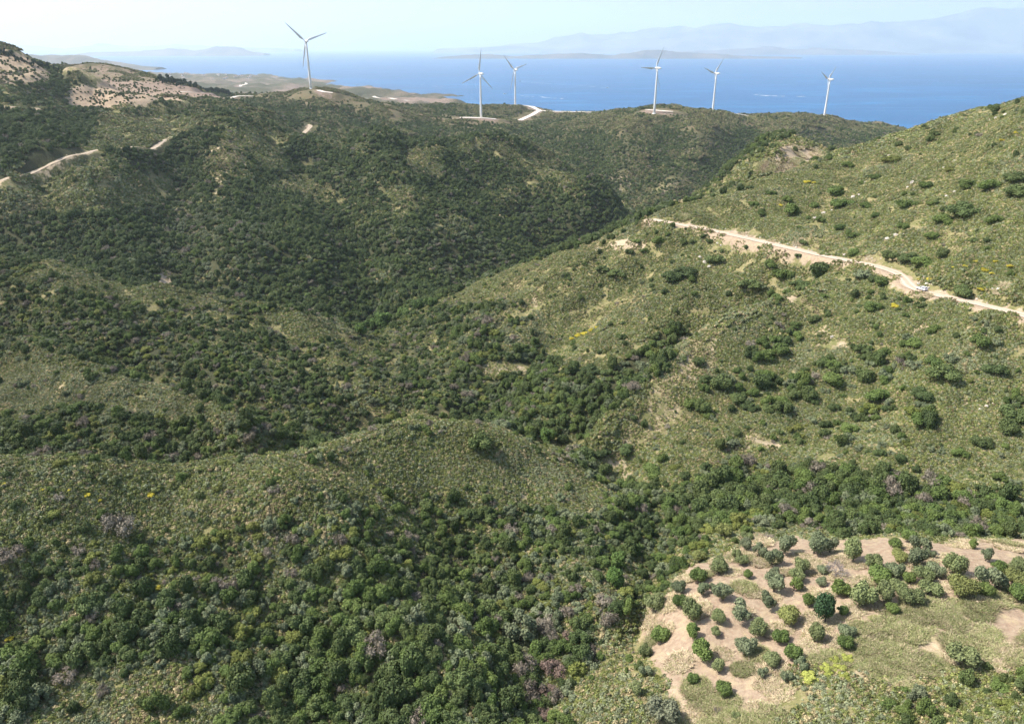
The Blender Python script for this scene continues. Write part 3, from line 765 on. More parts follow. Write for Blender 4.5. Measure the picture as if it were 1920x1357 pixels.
ME['oak'] = [crown_mesh('evergreen_bush', 10 + k, M_OAK, n_=[12, 16, 9, 19][k], spread=[.62, .74, .52, .8][k], flatten=[1.15, .95, 1.3, .85][k], rmax=[.46, .42, .5, .4][k]) for k in range(4)]
ME['green'] = [crown_mesh('green_bush', 30 + k, M_GREEN, n_=[9, 12, 7][k], flatten=[1., .85, 1.1][k]) for k in range(3)]
ME['grey'] = [crown_mesh('grey_bush', 40 + k, M_GREY, n_=[8, 12][k], nq=1300, core=.74, flatten=[1., .85][k]) for k in range(2)]
ME['mauve'] = [crown_mesh('dry_bush', 50 + k, M_MAUVE, n_=[7, 9][k], nq=1100, qs=.045, core=.6, spiky=.6, flatten=[1.1, 1.][k]) for k in range(2)]
ME['yg'] = [crown_mesh('yellowish_bush', 60 + k, M_YG, n_=9, flatten=.8) for k in range(2)]
ME['pine'] = [crown_mesh('pine_crown', 70, M_PINE, n_=7, spread=.35, zs=1.3, z0=1.0, nq=700, qs=.07, flatten=1.1)]
OLV = [crown_mesh('olive_crown', 80 + k, M_OLIVE, n_=[10, 13, 8, 11][k], spread=[.55, .62, .5, .6][k], rmin=.22, rmax=.44, z0=.62, zs=.5, nq=1900, qs=.042, core=.76, flatten=[1.15, 1., 1.3, .95][k]) for k in range(4)]
OLV_G = [crown_mesh('olive_crown', 90 + k, M_GREEN, n_=[10, 12][k], spread=.55, z0=.6, zs=.5, nq=1900, qs=.045, core=.8, flatten=[1.15, 1.][k]) for k in range(2)]
OLV_S = [crown_mesh('olive_crown', 95 + k, M_GREY, n_=[9, 14][k], spread=.62, rmin=.2, rmax=.38, z0=.62, zs=.5, nq=1900, qs=.044, core=.7, flatten=1.15) for k in range(2)]
print('crowns', time.time() - T0)

# low scrub: a patch of many cushions
def scrub_patch(seed, pal, wts, ncush=150, half=4.4, rr=(.2, .62)):
    g = np.random.default_rng(seed); vs = []; tn = []
    pal = np.array(pal)
    for k in range(ncush):
        a = g.random() * 6.283; r_ = half * math.sqrt(g.random()); cx, cy = r_ * math.cos(a), r_ * math.sin(a)
        rad = rr[0] + (rr[1] - rr[0]) * g.random() ** 2; m = int(34 * (rad / .5) ** 1.2) + 14
        d = g.normal(size=(m, 3)); d[:, 2] = np.abs(d[:, 2]); d /= np.linalg.norm(d, axis=1, keepdims=True)
        hh = rad * (.65 + .5 * g.random())
        p = d * np.array((rad, rad, hh)) * (1 + .12 * g.normal(size=(m, 1))) + np.array((cx, cy, -.05))
        nrm = d + .5 * g.normal(size=(m, 3)); nrm /= np.linalg.norm(nrm, axis=1, keepdims=True)
        a_ = np.cross(nrm, g.normal(size=(m, 3))); a_ /= np.linalg.norm(a_, axis=1, keepdims=True); c_ = np.cross(nrm, a_)
        s_ = (.13 * (.7 + .8 * g.random(m)))[:, None]
        qd = np.stack([p - a_ * s_, p - c_ * s_ * .8, p + a_ * s_, p + c_ * s_ * .8 + nrm * s_ * .3], 1)
        # small solid heart
        t6 = np.arange(6) * math.pi / 3
        ring = np.c_[cx + .8 * rad * np.cos(t6), cy + .8 * rad * np.sin(t6), np.full(6, -.1)]; top = np.array([[cx, cy, hh * .8]])
        hq = np.stack([ring, np.roll(ring, -1, 0), (np.roll(ring, -1, 0) * .45 + top * .55) + (0, 0, .12 * hh), (ring * .45 + top * .55) + (0, 0, .12 * hh)], 1)
        capq = np.array([[hq[0, 3], hq[1, 3], hq[2, 3], hq[3, 3]], [hq[3, 3], hq[4, 3], hq[5, 3], hq[0, 3]]])
        allq = np.concatenate([qd, hq, capq]); c = pal[g.choice(len(pal), p=wts)] * (.8 + .4 * g.random())
        vs.append(allq.reshape(-1, 3)); tn.append(np.tile(c, (len(allq) * 4, 1)))
    v = np.concatenate(vs)
    return raw_mesh('low_scrub', v, np.arange(len(v)).reshape(-1, 4), M_SCRUB, tint=np.concatenate(tn))
G1, G2, SG, ST, DG, BR = (.175, .195, .052), (.115, .148, .040), (.235, .260, .150), (.43, .34, .19), (.062, .086, .024), (.27, .20, .115)
SCR = [scrub_patch(1, [G1, G2, SG, ST, DG, BR], [.38, .26, .12, .06, .12, .06]),
       scrub_patch(2, [G1, G2, SG, ST, DG, BR], [.24, .26, .22, .07, .12, .09]),
       scrub_patch(3, [G1, G2, SG, ST, DG, BR], [.12, .16, .54, .07, .07, .04]),
       scrub_patch(4, [G1, G2, SG, ST, DG, BR], [.14, .14, .14, .42, .04, .12], ncush=60, rr=(.2, .6))]

def grass_patch(seed, pal, wts, n_=420, half=3.2, hh=(.18, .5), wd=.05):
    g = np.random.default_rng(seed); vs = []; tn = []; pal = np.array(pal)
    for k in range(n_):
        a = g.random() * 6.283; r_ = half * math.sqrt(g.random()); m = 7; h = hh[0] + (hh[1] - hh[0]) * g.random()
        b0 = np.array((r_ * math.cos(a), r_ * math.sin(a), -.05)) + g.normal(size=(m, 3)) * (.09, .09, 0)
        lean = g.normal(size=(m, 3)) * (1.1, 1.1, 0) * h; sd = g.normal(size=(m, 3)) * (1, 1, .1); sd *= wd / np.linalg.norm(sd, axis=1, keepdims=True)
        tip = b0 + lean + (0, 0, h)
        vs.append(np.stack([b0 - sd, b0 + sd, tip + sd * .5, tip - sd * .5], 1).reshape(-1, 3)); tn.append(np.tile(pal[g.choice(len(pal), p=wts)] * (.8 + .4 * g.random()), (m * 4, 1)))
    v = np.concatenate(vs)
    return raw_mesh('dry_grass', v, np.arange(len(v)).reshape(-1, 4), M_SCRUB, tint=np.concatenate(tn))
SCR.append(grass_patch(5, [(.66, .54, .36), (.52, .37, .28), (.28, .30, .11)], [.55, .3, .15]))
SCR_FAR = scrub_patch(7, [(.130, .150, .050), (.21, .17, .095), (.055, .075, .028), (.26, .21, .13)], [.34, .34, .20, .12])
SCR.append(grass_patch(6, [(.40, .35, .20), (.19, .225, .075), (.38, .27, .20)], [.40, .48, .12], n_=600, hh=(.25, .65)))
SCR.append(SCR_FAR)

# GN scatter of shared meshes over points (stuff only)
def scatter(name, pos, rot, scl, idx_, sources, label):
    me = bpy.data.meshes.new(name); me.vertices.add(len(pos)); me.vertices.foreach_set('co', pos.astype(np.float32).ravel())
    for nm, tp, dt, key in (('rot', 'FLOAT_VECTOR', rot.astype(np.float32).ravel(), 'vector'), ('scl', 'FLOAT_VECTOR', scl.astype(np.float32).ravel(), 'vector'), ('idx', 'INT', idx_.astype(np.int32), 'value')):
        a = me.attributes.new(nm, tp, 'POINT'); a.data.foreach_set(key, dt)
    me.update(); o = link(name, me)
    ng = bpy.data.node_groups.new(name, 'GeometryNodeTree')
    ng.interface.new_socket('Geometry', in_out='INPUT', socket_type='NodeSocketGeometry'); ng.interface.new_socket('Geometry', in_out='OUTPUT', socket_type='NodeSocketGeometry')
    gi = ng.nodes.new('NodeGroupInput'); go = ng.nodes.new('NodeGroupOutput')
    iop = ng.nodes.new('GeometryNodeInstanceOnPoints'); g2i = ng.nodes.new('GeometryNodeGeometryToInstance')
    for s in reversed(sources):
        oi = ng.nodes.new('GeometryNodeObjectInfo'); oi.transform_space = 'ORIGINAL'; oi.inputs['Object'].default_value = s; oi.inputs['As Instance'].default_value = True
        ng.links.new(oi.outputs['Geometry'], g2i.inputs[0]) if False else None
        s_out = oi.outputs['Geometry']
        jn = jn if 'jn' in locals() else ng.nodes.new('GeometryNodeJoinGeometry')
        ng.links.new(s_out, jn.inputs[0])
    def attr(nm, tp):
        n_ = ng.nodes.new('GeometryNodeInputNamedAttribute'); n_.data_type = tp; n_.inputs['Name'].default_value = nm; return n_.outputs['Attribute']
    ng.links.new(gi.outputs[0], iop.inputs['Points']); ng.links.new(jn.outputs[0], iop.inputs['Instance'])
    iop.inputs['Pick Instance'].default_value = True
    ng.links.new(attr('idx', 'INT'), iop.inputs['Instance Index'])
    e2r = ng.nodes.new('FunctionNodeEulerToRotation'); ng.links.new(attr('rot', 'FLOAT_VECTOR'), e2r.inputs[0])
    ng.links.new(e2r.outputs[0], iop.inputs['Rotation']); ng.links.new(attr('scl', 'FLOAT_VECTOR'), iop.inputs['Scale'])
    ng.links.new(iop.outputs[0], go.inputs[0])
    md = o.modifiers.new('scatter', 'NODES'); md.node_group = ng
    tag(o, label, 'shrubland', None, 'stuff')
    return o
def lookup(G, x, y): return height(x, y, G)
def ROADD_at(x, y): return height(x, y, np.minimum(ROADD, 50.0))
def tilt(nrm, spin):
    c, s = np.cos(-spin), np.sin(-spin)
    mx = c * nrm[:, 0] - s * nrm[:, 1]; my = s * nrm[:, 0] + c * nrm[:, 1]; mz = nrm[:, 2]
    return np.stack([np.arcsin(np.clip(-my, -1, 1)), np.arctan2(mx, mz), spin], -1)
def candidates(d0, d1, sp, smax=.86, seed=0):
    smax = 1.12 if d0 < 100 else .92 if d0 < 300 else smax
    g = np.random.default_rng(seed)
    xm = d1 * smax; gx = np.arange(-xm, xm, sp); gy = np.arange(d0 - 2 * sp, d1, sp * .87)
    A_, B_ = np.meshgrid(gx, gy); A_ = A_ + (np.arange(len(gy)) % 2)[:, None] * sp / 2
    th = .37 + seed * .6; mx, my = A_.mean(), B_.mean()
    x = A_.ravel() + sp * .75 * (g.random(A_.size) - .5); y = B_.ravel() + sp * .75 * (g.random(A_.size) - .5)
    k = (y >= d0) & (y < d1) & (np.abs(x / y) < smax)
    return x[k], y[k]

# tall shrubs over all the land
KIND = ['oak', 'green', 'grey', 'mauve', 'yg']
allpos = []; allr = []; allk = []; allh = []
for bi, (d0, d1, sp, r0, r1) in enumerate([(55, 250, 2.25, .6, 2.35), (250, 430, 3.0, .9, 2.4), (430, 950, 4.1, 1.7, 3.5), (950, 1500, 5.0, 1.5, 3.3), (1500, 2400, 7.5, 2.0, 4.0)]):
    x, y = candidates(d0, d1, sp, seed=bi)
    if bi: 
        f = lookup(FOR, x, y)
    else: f = lookup(FOR, x, y)
    k = rng.random(len(x)) < f; x, y, f = x[k], y[k], f[k]
    z = height(x, y); ok = z > 3; x, y, z, f = x[ok], y[ok], z[ok], f[ok]
    h = lookup(HUE, x, y)
    big = vnoise(x / (sp * 6), y / (sp * 6), 77 + bi)
    rr = r0 + (r1 - r0) * np.clip(.1 + .78 * rng.random(len(x)) ** 2.2 + .35 * (f - .5) + .18 * big, 0, 1)
    uu_, vv_ = project(x, y, z)
    onnear = (y < 196) & (uu_ < 1180) & (bi == 0)
    rr = np.where(onnear, rr * np.interp(vv_ + 40 * vnoise(x / 12, y / 12, 55), [900, 1040, 1240], [.82, .78, 1.12]), rr)
    h = np.where(onnear & (vnoise(x / 16, y / 16, 66) + np.interp(vv_, [950, 1250], [.35, -.35]) + np.interp(uu_, [300, 900], [-.2, .25]) > .1), 2, h)
    rr = np.where((y > 165) & (y < 430) & (uu_ > 850) & (f > .75), rr * 1.32, rr)
    rr = np.where((y > 780) & (lookup(PINK, x, y) > .5), rr * .6, rr)
    if bi == 0: rr *= np.where(f > .85, 1.12, 1) 
    cl = vnoise(x / 9, y / 9, 99) * .5 + .5; t = rng.random(len(x)) * .72 + cl * .28
    # mixes:        oak  green grey mauve yg
    mixes = {0: [.44, .24, .19, .06, .07], 1: [.32, .14, .40, .08, .06], 2: [.24, .26, .28, .10, .12]}
    kind = np.zeros(len(x), int)
    for hv, wv in mixes.items():
        cdf = np.cumsum(wv); mm = np.round(h) == hv
        kind[mm] = np.searchsorted(cdf, np.clip((t[mm] - .14) / .72, 0, .999))
    if bi >= 2: kind[(kind == 4) & (rng.random(len(x)) < .8)] = 0; kind[(kind == 1) & (rng.random(len(x)) < .55)] = 0; kind[(kind == 2) & (np.round(h) != 1) & (rng.random(len(x)) < .5)] = 0
    if bi >= 2: kind[(kind == 3) & (rng.random(len(x)) < .6)] = 0
    allpos.append(np.stack([x, y, z], -1)); allr.append(rr); allk.append(np.clip(kind, 0, 4))
POS = np.concatenate(allpos); RAD = np.concatenate(allr); KD = np.concatenate(allk)
print('shrubs', len(POS), time.time() - T0)

# ------------------------------------------------------------------ hand-placed plants and the olive grove
SUNV = None
def base_at(u, v, w, dmin=60, dmax=8700, k=.38):
    p = at(u, v + w * k, dmin, dmax); sl = math.sqrt(p[0] ** 2 + p[1] ** 2 + (p[2] - CAMZ) ** 2)
    return p, w * sl / FPX
def trunk_mesh(name, seed, m, h=.5, r=.06, nl=5, reach=.45):
    g = np.random.default_rng(seed); mb = MB()
    mb.tube([(0, 0, -.12), (.02, .01, h * .4), (0, .02, h * .8)], [r * 1.4, r, r * .8], 7)
    for k in range(nl):
        a = 6.283 * k / nl + g.random(); e = reach * (.7 + .5 * g.random())
        mb.tube([(0, 0, h * .55), (math.cos(a) * e * .5, math.sin(a) * e * .5, h * 1.0), (math.cos(a) * e, math.sin(a) * e, h * (1.3 + .6 * g.random()))], [r * .7, r * .45, r * .18], 5)
    me = bpy.data.meshes.new(name); me.from_pydata(mb.v, [], mb.f); me.materials.append(m); me.update(); return me
TRK = [trunk_mesh('trunk', 5 + k, M_BARK) for k in range(3)]
def tree(name, p, diam, cm, label, cat, group=None, hgt=1.0, tm=None, sink=.04):
    e = bpy.data.objects.new(name, None); C.objects.link(e); e.location = p; e.empty_display_size = .5
    tag(e, label, cat, group)
    r_ = diam / 2
    t = link('trunk', tm or TRK[rng.integers(3)], e); t.scale = (r_, r_, r_ * 1.1)
    c = link('crown', cm, e); c.scale = (r_, r_, r_ * hgt); c.rotation_euler = (0, 0, rng.random() * 6.28); c.location = (0, 0, r_ * .12)
    return e
def bush(name, p, diam, me, label, cat='bush', group=None, hgt=1.0):
    o = link(name, me); o.location = (p[0], p[1], p[2] - .1); r_ = diam / 2
    o.scale = (r_, r_, r_ * hgt); o.rotation_euler = (0, 0, rng.random() * 6.28); tag(o, label, cat, group); return o
taken = []
OL = '''1226,1130,36,g 1272,1126,27,b 1298,1146,42,g 1346,1061,34,g 1309,1078,32,b 1315,1103,29,s 1336,1103,18,s 1355,1111,36,s 1391,1049,24,g 1401,1076,18,b 1380,1038,20,g
1345,1155,27,g 1388,1146,44,s 1341,1184,20,g 1301,1182,29,b 1238,1188,35,b 1317,1217,42,b 1420,1177,37,g 1394,1209,37,s 1461,1192,31,b 1477,1153,38,y 1438,1126,33,s 1450,1096,36,s 1454,1074,22,s
1488,1096,28,b 1494,1078,26,g 1510,1125,25,b 1525,1190,31,g 1546,1148,44,d 1540,1067,20,s 1536,1090,20,s 1500,1061,31,g 1446,1045,36,s 1469,1022,40,s 1423,1032,30,s 1486,1223,31,b 1446,1234,31,g
1209,1219,27,g 1269,1099,27,s 1357,995,28,y 1311,1042,26,y 1398,1003,22,g 1400,1020,26,s 1525,1022,42,s 1555,1024,30,s 1599,1037,38,g 1677,1020,24,b 1703,1004,26,b 1721,1020,36,s 1686,1044,28,y
1712,1046,40,s 1742,1039,18,s 1637,1055,34,g 1646,1077,40,b 1672,1071,30,s 1825,1022,16,b 1847,1042,24,s 1785,1064,40,g 1750,1068,30,s 1730,1077,32,g 1703,1084,22,b 1905,1062,27,g 1865,1064,27,b
1845,1084,42,s 1868,1092,30,s 1845,1106,27,b 1796,1099,42,y 1739,1102,36,g 1708,1119,38,g 1683,1104,28,g 1659,1115,34,g 1615,1117,48,g 1569,1100,36,b 1672,1141,22,b 1575,1144,22,b 1584,1181,28,s
1582,1203,28,b 1796,1230,46,g 1905,1088,34,y 1909,1112,34,b 1238,1332,56,p 1347,1251,25,g 1299,1270,22,b 1356,1292,30,b 1430,1262,20,s 1500,1247,28,s 1378,1340,16,g 1474,1270,22,s 1209,1256,26,s 1190,1290,26,g'''
LOOK = {'g': 'grey green', 's': 'silvery grey', 'b': 'fresh green', 'y': 'yellowish green', 'd': 'large deep green', 'p': 'big pale'}
M_DARKO = foliage('deep_green_leaves', (.030, .060, .022), (.040, .078, .028)); M_PALE = foliage('pale_leaves', (.19, .20, .12), (.22, .23, .14)); M_YOL = foliage('yellowish_leaves', (.16, .175, .055), (.19, .20, .06))
def remat(me, m): c = me.copy(); c.materials.clear(); c.materials.append(m); return c
OM = {'g': OLV, 's': OLV_S, 'b': OLV_G, 'y': [remat(OLV[1], M_YOL)], 'd': [remat(OLV[2], M_DARKO)], 'p': [remat(OLV[3], M_PALE)]}
ols = []
for tok in OL.split():
    a = tok.split(','); ols.append((float(a[0]), float(a[1]), float(a[2]), a[3]))
# rows across the grove, front to back, for the labels
ols.sort(key=lambda t: -t[1])
bands = [(1280, 'foot of the photo'), (1240, 'lowest row'), (1205, 'front row'), (1165, 'second row'), (1135, 'third row'), (1110, 'fourth row'),
         (1085, 'middle row'), (1055, 'row of the bare tree'), (1030, 'upper row'), (0, 'top row by the thicket')]
byband = {}
def rank(k, n_):
    if k < (n_ + 1) / 2: return ('leftmost' if k == 0 else (ordn[k] if k < 16 else f'{k + 1}th') + ' from left')
    j = n_ - 1 - k
    return 'rightmost' if j == 0 else (ordn[j] if j < 16 else f'{j + 1}th') + ' from right'
for o_ in ols:
    for lim, txt in bands:
        if o_[1] >= lim: byband.setdefault(txt, []).append(o_); break
ordn = ['first', 'second', 'third', 'fourth', 'fifth', 'sixth', 'seventh', 'eighth', 'ninth', 'tenth', 'eleventh', 'twelfth', 'thirteenth', 'fourteenth', 'fifteenth', 'sixteenth']
for txt, lst in byband.items():
    lst.sort()
    for k, (u, v, w, c) in enumerate(lst):
        p, dm = base_at(u, v, w, 60, 160)
        ms = OM[c]; sz = 'small ' if w < 24 else ''
        lab = f'{sz}{LOOK[c]} olive tree, {rank(k, len(lst))} in the {txt}'
        hg = {'p': 1.25}.get(c, .95 + .25 * rng.random())
        tree('olive_tree', p, dm * 1.13, ms[rng.integers(len(ms))], lab, 'olive tree', 'olive trees on the terrace', hg)
        taken.append((p[0], p[1], dm * .7))
# bushes set one by one on the open slopes
BS = {
 'above the dirt road': '1903,328,32,o 1905,354,34,o 1852,346,28,n 1579,376,34,n 1806,387,46,o 1526,383,20,n 1489,392,34,n 1445,359,18,n 1406,350,15,o 1478,372,20,n 1412,379,18,n 1640,402,18,n 1574,422,20,n 1599,438,22,n 1765,413,30,n 1588,309,18,n 1566,355,34,n 1699,379,32,n 1668,295,32,y 1850,448,14,o 1813,343,28,n 1505,451,15,o 1598,468,24,n 1666,474,28,o 1703,479,32,o 1728,492,34,n 1769,475,22,o 1806,542,34,o 1640,330,20,n 1735,345,24,n 1690,420,22,n 1540,410,18,n 1620,385,20,n 1745,440,24,n 1860,410,24,n 1780,315,20,y 1430,398,20,n',
 'just below the dirt road': '1258,512,40,o 1285,503,40,o 1342,483,33,o 1283,452,16,o 1297,450,14,o 1319,443,12,o 1330,450,13,o 1237,450,26,n 1402,527,38,o 1430,534,17,s 1448,494,28,n 1467,509,36,n 1502,529,40,o 1528,505,42,o 1496,479,12,o 1618,509,32,s 1636,521,20,o 1653,523,30,n 1590,523,10,o 1730,571,16,o 1636,571,30,n 1456,555,24,n 1128,500,24,o 1152,508,26,o 1180,470,18,o 1196,450,16,n 1165,512,18,o 1300,520,22,n 1478,545,22,n 1210,470,16,n',
 'on the broad right slope': '1528,595,24,o 1491,606,22,n 1833,632,34,n 1745,614,26,n 1281,669,15,o 1307,673,26,o 1728,732,36,o 1839,824,30,o 1684,857,22,o 1400,800,14,o 1592,798,30,n 1563,761,20,o 1526,750,17,o 1101,846,34,o 1130,846,32,o 1176,838,32,o 1208,676,44,s 1108,687,34,o 1140,695,26,o 1167,713,34,n 1241,640,24,o 1770,690,50,o 1747,672,30,n 1866,690,36,o 1900,770,40,o 1895,800,34,o 1713,640,30,n 1350,718,42,o 1378,742,36,o 1405,756,30,o 1462,650,38,n 1438,660,34,n 1422,712,40,o 1620,700,34,o 1640,735,36,n 1560,705,40,n 1520,735,34,o 1490,740,28,o 1215,880,40,n 1380,690,18,n 1660,660,24,n 1800,850,24,n',
}
NM = {'o': ('dark green', ME['oak']), 'n': ('mid green', ME['green']), 's': ('grey green', ME['grey']), 'y': ('yellow green', ME['yg'])}
for txt, s in BS.items():
    lst = sorted([(float(a), float(b_), float(w), c) for a, b_, w, c in (t.split(',') for t in s.split())])
    for k, (u, v, w, c) in enumerate(lst):
        d0_, d1_ = (180, 520)
        p, dm = base_at(u, v, w, d0_, d1_, .34)
        word, ms = NM[c]; q_ = 'nth'
        sz = 'large ' if w >= 34 else 'small ' if w < 19 else ''
        half = 'left' if k < len(lst) / 2 else 'right'
        rk_ = k + 1 if half == 'left' else len(lst) - k
        rk = ordn[rk_ - 1] if rk_ <= 16 else f'{rk_}th'
        lab = f'{sz}{word} bush {txt}, {rk} from the {half}'
        bush('evergreen_bush', p, dm * 1.1, ms[rng.integers(len(ms))], lab, 'bush', 'bushes scattered on the right hill', .72)
        taken.append((p[0], p[1], dm * .55))
# single striking plants
p, dm = base_at(902, 822, 42, 150, 200, .45)
tree('oak_tree', p, dm * 1.08, remat(ME['oak'][3], M_OAK), 'lone dark oak tree casting its shadow on the nearest ridge crest', 'oak tree', None, 1.25); taken.append((p[0], p[1], dm * .6))
def group_trees(spec, me_list, name, fmt, cat, group, hgt, dmin, dmax, words=None):
    lst = sorted([tuple(map(float, t.split(','))) for t in spec.split()])
    for k, (u, v, w) in enumerate(lst):
        p, dm = base_at(u, v, w, dmin, dmax)
        tree(name, p, dm * 1.1, me_list[k % len(me_list)], fmt.format(rank(k, len(lst))), cat, group, hgt); taken.append((p[0], p[1], dm * .6))
GB = [remat(ME['green'][0], M_BRIGHT), remat(ME['green'][1], M_BRIGHT)]
group_trees('677,617,26 700,606,26 720,600,34 755,586,28 784,573,26 808,566,24', GB, 'plane_tree', 'bright green tree in the valley bottom under the big hill, {}', 'tree', 'bright trees along the stream', 1.2, 350, 470)
group_trees('1160,1049,34 1152,1082,38', GB, 'plane_tree', 'lime green tree in the near ravine, {}', 'tree', 'lime green trees in the ravine', 1.3, 80, 230)
group_trees('1027,816,32', GB, 'plane_tree', 'fresh green tree below the right gully, beyond the lone oak', 'tree', None, 1.2, 200, 300)
group_trees('862,1174,44 976,1172,62 1235,928,30', [ME['grey'][1]], 'grey_leaved_tree', 'tall grey green tree in the near ravine, {}', 'tree', 'grey leaved trees in the ravine', 1.35, 80, 230)
def group_bush(spec, me_list, name, fmt, cat, group, hgt, dmin, dmax, k0=.3):
    lst = sorted([tuple(map(float, t.split(','))) for t in spec.split()])
    for k, (u, v, w) in enumerate(lst):
        p, dm = base_at(u, v, w, dmin, dmax, k0)
        bush(name, p, dm * 1.1, me_list[k % len(me_list)], fmt.format(rank(k, len(lst))), cat, group, hgt); taken.append((p[0], p[1], dm * .4))
BRM = [remat(ME['yg'][0], M_BROOM)]
group_bush('5,906,9 81,915,9 127,917,9 163,926,13 184,937,12 282,927,15 475,890,9 292,1101,14 20,1195,12', BRM, 'broom_bush', 'yellow flowering broom on the nearest slope, {}', 'broom bush', 'broom on the near slope', .8, 80, 200)
group_bush('1072,632,12 1082,627,15 1094,622,15 1107,617,15 1120,611,13 1128,607,9', BRM, 'broom_bush', 'yellow broom in the golden strip on the slope behind, {}', 'broom bush', 'strip of yellow broom', .7, 200, 440)
group_bush('1677,572,16 1722,522,9 1743,521,12 1751,531,8 1775,536,8 1846,505,14 1862,512,10 1838,540,13 1896,497,12 1812,498,10 1828,488,9 1905,515,9 1866,488,9 1790,500,8 1512,339,14 1525,341,9 1462,384,10 1650,258,9 1905,248,10 1880,262,9', BRM, 'broom_bush', 'yellow broom beside or above the road on the right hill, {}', 'broom bush', 'broom on the right hill', .7, 180, 520)
group_bush('1522,1266,28 1548,1247,22 1566,1233,20 1590,1229,20 1572,1249,22 1583,1262,20 1556,1262,16', [remat(ME['yg'][1], M_FENNEL)], 'giant_fennel', 'yellow flowering fennel clump in front of the grove, {}', 'fennel', 'fennel clumps', .85, 60, 120)
group_bush('1154,905,14 1204,936,13 1192,932,9', [remat(ME['yg'][0], M_PINK)], 'oleander', 'pink flowering oleander in the stream bed, {}', 'oleander', 'pink oleanders', .9, 120, 260)
group_bush('1035,1251,42 1027,1292,30 1068,1190,26 1020,1335,30', [remat(ME['mauve'][0], M_RUST)], 'withered_bush', 'rusty pink withered bush in the ravine foot, {}', 'dry bush', 'rusty bushes', .9, 70, 140)
group_bush('225,985,52 130,1265,36 25,1040,40 640,1290,16 1345,1330,12', [ME['mauve'][0]], 'withered_bush', 'mauve grey leafless bush on the near slope, {}', 'dry bush', 'leafless bushes', 1., 70, 200)
# the bare tree of the grove
p, dm = base_at(1567, 1066, 36, 60, 160, .42)
g = np.random.default_rng(3); e = bpy.data.objects.new('bare_tree', None); C.objects.link(e); e.location = p
tag(e, 'leafless mauve grey tree in the middle of the olive grove', 'bare tree')
mb = MB(); mb.tube([(0, 0, -.2), (0, 0, .5), (.05, 0, .9)], [.16, .13, .11], 8); mb.build('trunk', M_GBARK, e)
mb = MB()
def branch(p0, d, ln, r_, dep):
    p1 = p0 + d * ln * .5 + g.normal(size=3) * ln * .06; p2 = p0 + d * ln
    mb.tube([p0, p1, p2], [r_, r_ * .75, r_ * .5], 4 if dep else 6)
    if dep < 4:
        for _ in range(4 if dep < 2 else 5):
            nd = d + g.normal(size=3) * .55; nd[2] = abs(nd[2]) * .8 + .12; nd /= np.linalg.norm(nd)
            branch(p0 + d * ln * (.45 + .5 * g.random()), nd, ln * .62, max(r_ * .55, .008), dep + 1)
for k in range(6):
    a = k * 1.05 + g.random() * .4; d = np.array((math.cos(a) * .75, math.sin(a) * .75, .7)); d /= np.linalg.norm(d)
    branch(np.array((0, 0, .7)), d, dm * .36, .06, 0)
mb.build('branches', M_GBARK, e); taken.append((p[0], p[1], 1.5))

# ------------------------------------------------------------------ rocks
def rock_mesh(seed):
    g = np.random.default_rng(seed); nu_, nv_ = 10, 7
    th = np.linspace(0, 6.283, nu_, endpoint=False); ph = np.linspace(.1, math.pi - .1, nv_)
    PH, TH = np.meshgrid(ph, th, indexing='ij'); rr = 1 + .25 * g.normal(size=PH.shape) * .6
    v = np.stack([rr * np.sin(PH) * np.cos(TH), rr * np.sin(PH) * np.sin(TH) * .8, rr * np.cos(PH) * .55], -1).reshape(-1, 3)
    fs = [(k * nu_ + i, (k + 1) * nu_ + i, (k + 1) * nu_ + (i + 1) % nu_, k * nu_ + (i + 1) % nu_) for k in range(nv_ - 1) for i in range(nu_)]
    fs += [tuple(range(nu_)), tuple((nv_ - 1) * nu_ + i for i in range(nu_))[::-1]]
    me = bpy.data.meshes.new('boulder'); me.from_pydata(v.tolist(), [], fs); me.materials.append(M_ROCK); me.update(); return me
M_ROCK = flat('pale_rock', (.50, .44, .37), .9)
RK = [rock_mesh(k) for k in range(4)]
rk = '1885,216,8 1868,222,6 1857,226,5 1540,305,4 1700,300,5 1790,303,7 1755,300,5 1770,315,5 1667,293,7 1714,358,6 1790,360,6 1712,343,9 1702,352,7 1622,342,4 1600,370,9 1612,366,7 1528,410,9 1545,400,8 1560,395,6 1322,492,10 1330,500,8 1312,483,8 1345,457,5 1352,460,4 1775,369,8 1600,700,5 1732,718,7 1742,722,6 1560,632,7 1850,762,7 1838,768,6 1862,757,5 1680,442,10 1664,448,9 1694,440,7 1476,337,5 1524,384,6'
lst = sorted([tuple(map(float, t.split(','))) for t in rk.split()])
for k, (u, v, w) in enumerate(lst):
    p = at(u, v, 150, 520); sl = np.linalg.norm(p - (0, 0, CAMZ)); s_ = w * sl / FPX / 2
    o = link('boulder', RK[k % 4]); o.location = p; o.scale = (s_, s_, s_ * 1.2); o.rotation_euler = (0, 0, k * 1.7)
    half = k < len(lst) / 2; r_ = k + 1 if half else len(lst) - k; rkn = ordn[r_ - 1] if r_ <= 16 else f'{r_}th'
    tag(o, f'pale weathered boulder lying in scrub on the right hill, {rkn} from the {"left" if half else "right"}', 'boulder', 'boulders on the right hill')

g = np.random.default_rng(9)
for k in range(70):
    i = g.integers(8, len(main_road) - 14); t_ = main_road[i + 1] - main_road[i]; n_ = np.array((-t_[1], t_[0])); n_ /= np.linalg.norm(n_)
    off = 3.4 + 5 * g.random(); q_ = main_road[i, :2] + n_ * off; s_ = .25 + .6 * g.random() ** 2
    o = link('boulder', RK[k % 4]); o.location = (q_[0], q_[1], float(height(q_[0], q_[1]))); o.scale = (s_, s_, s_ * 1.3); o.rotation_euler = (0, 0, k)
    tag(o, 'pale rock lying along the cut bank above the dirt road', 'boulder', 'rocks along the cut bank')

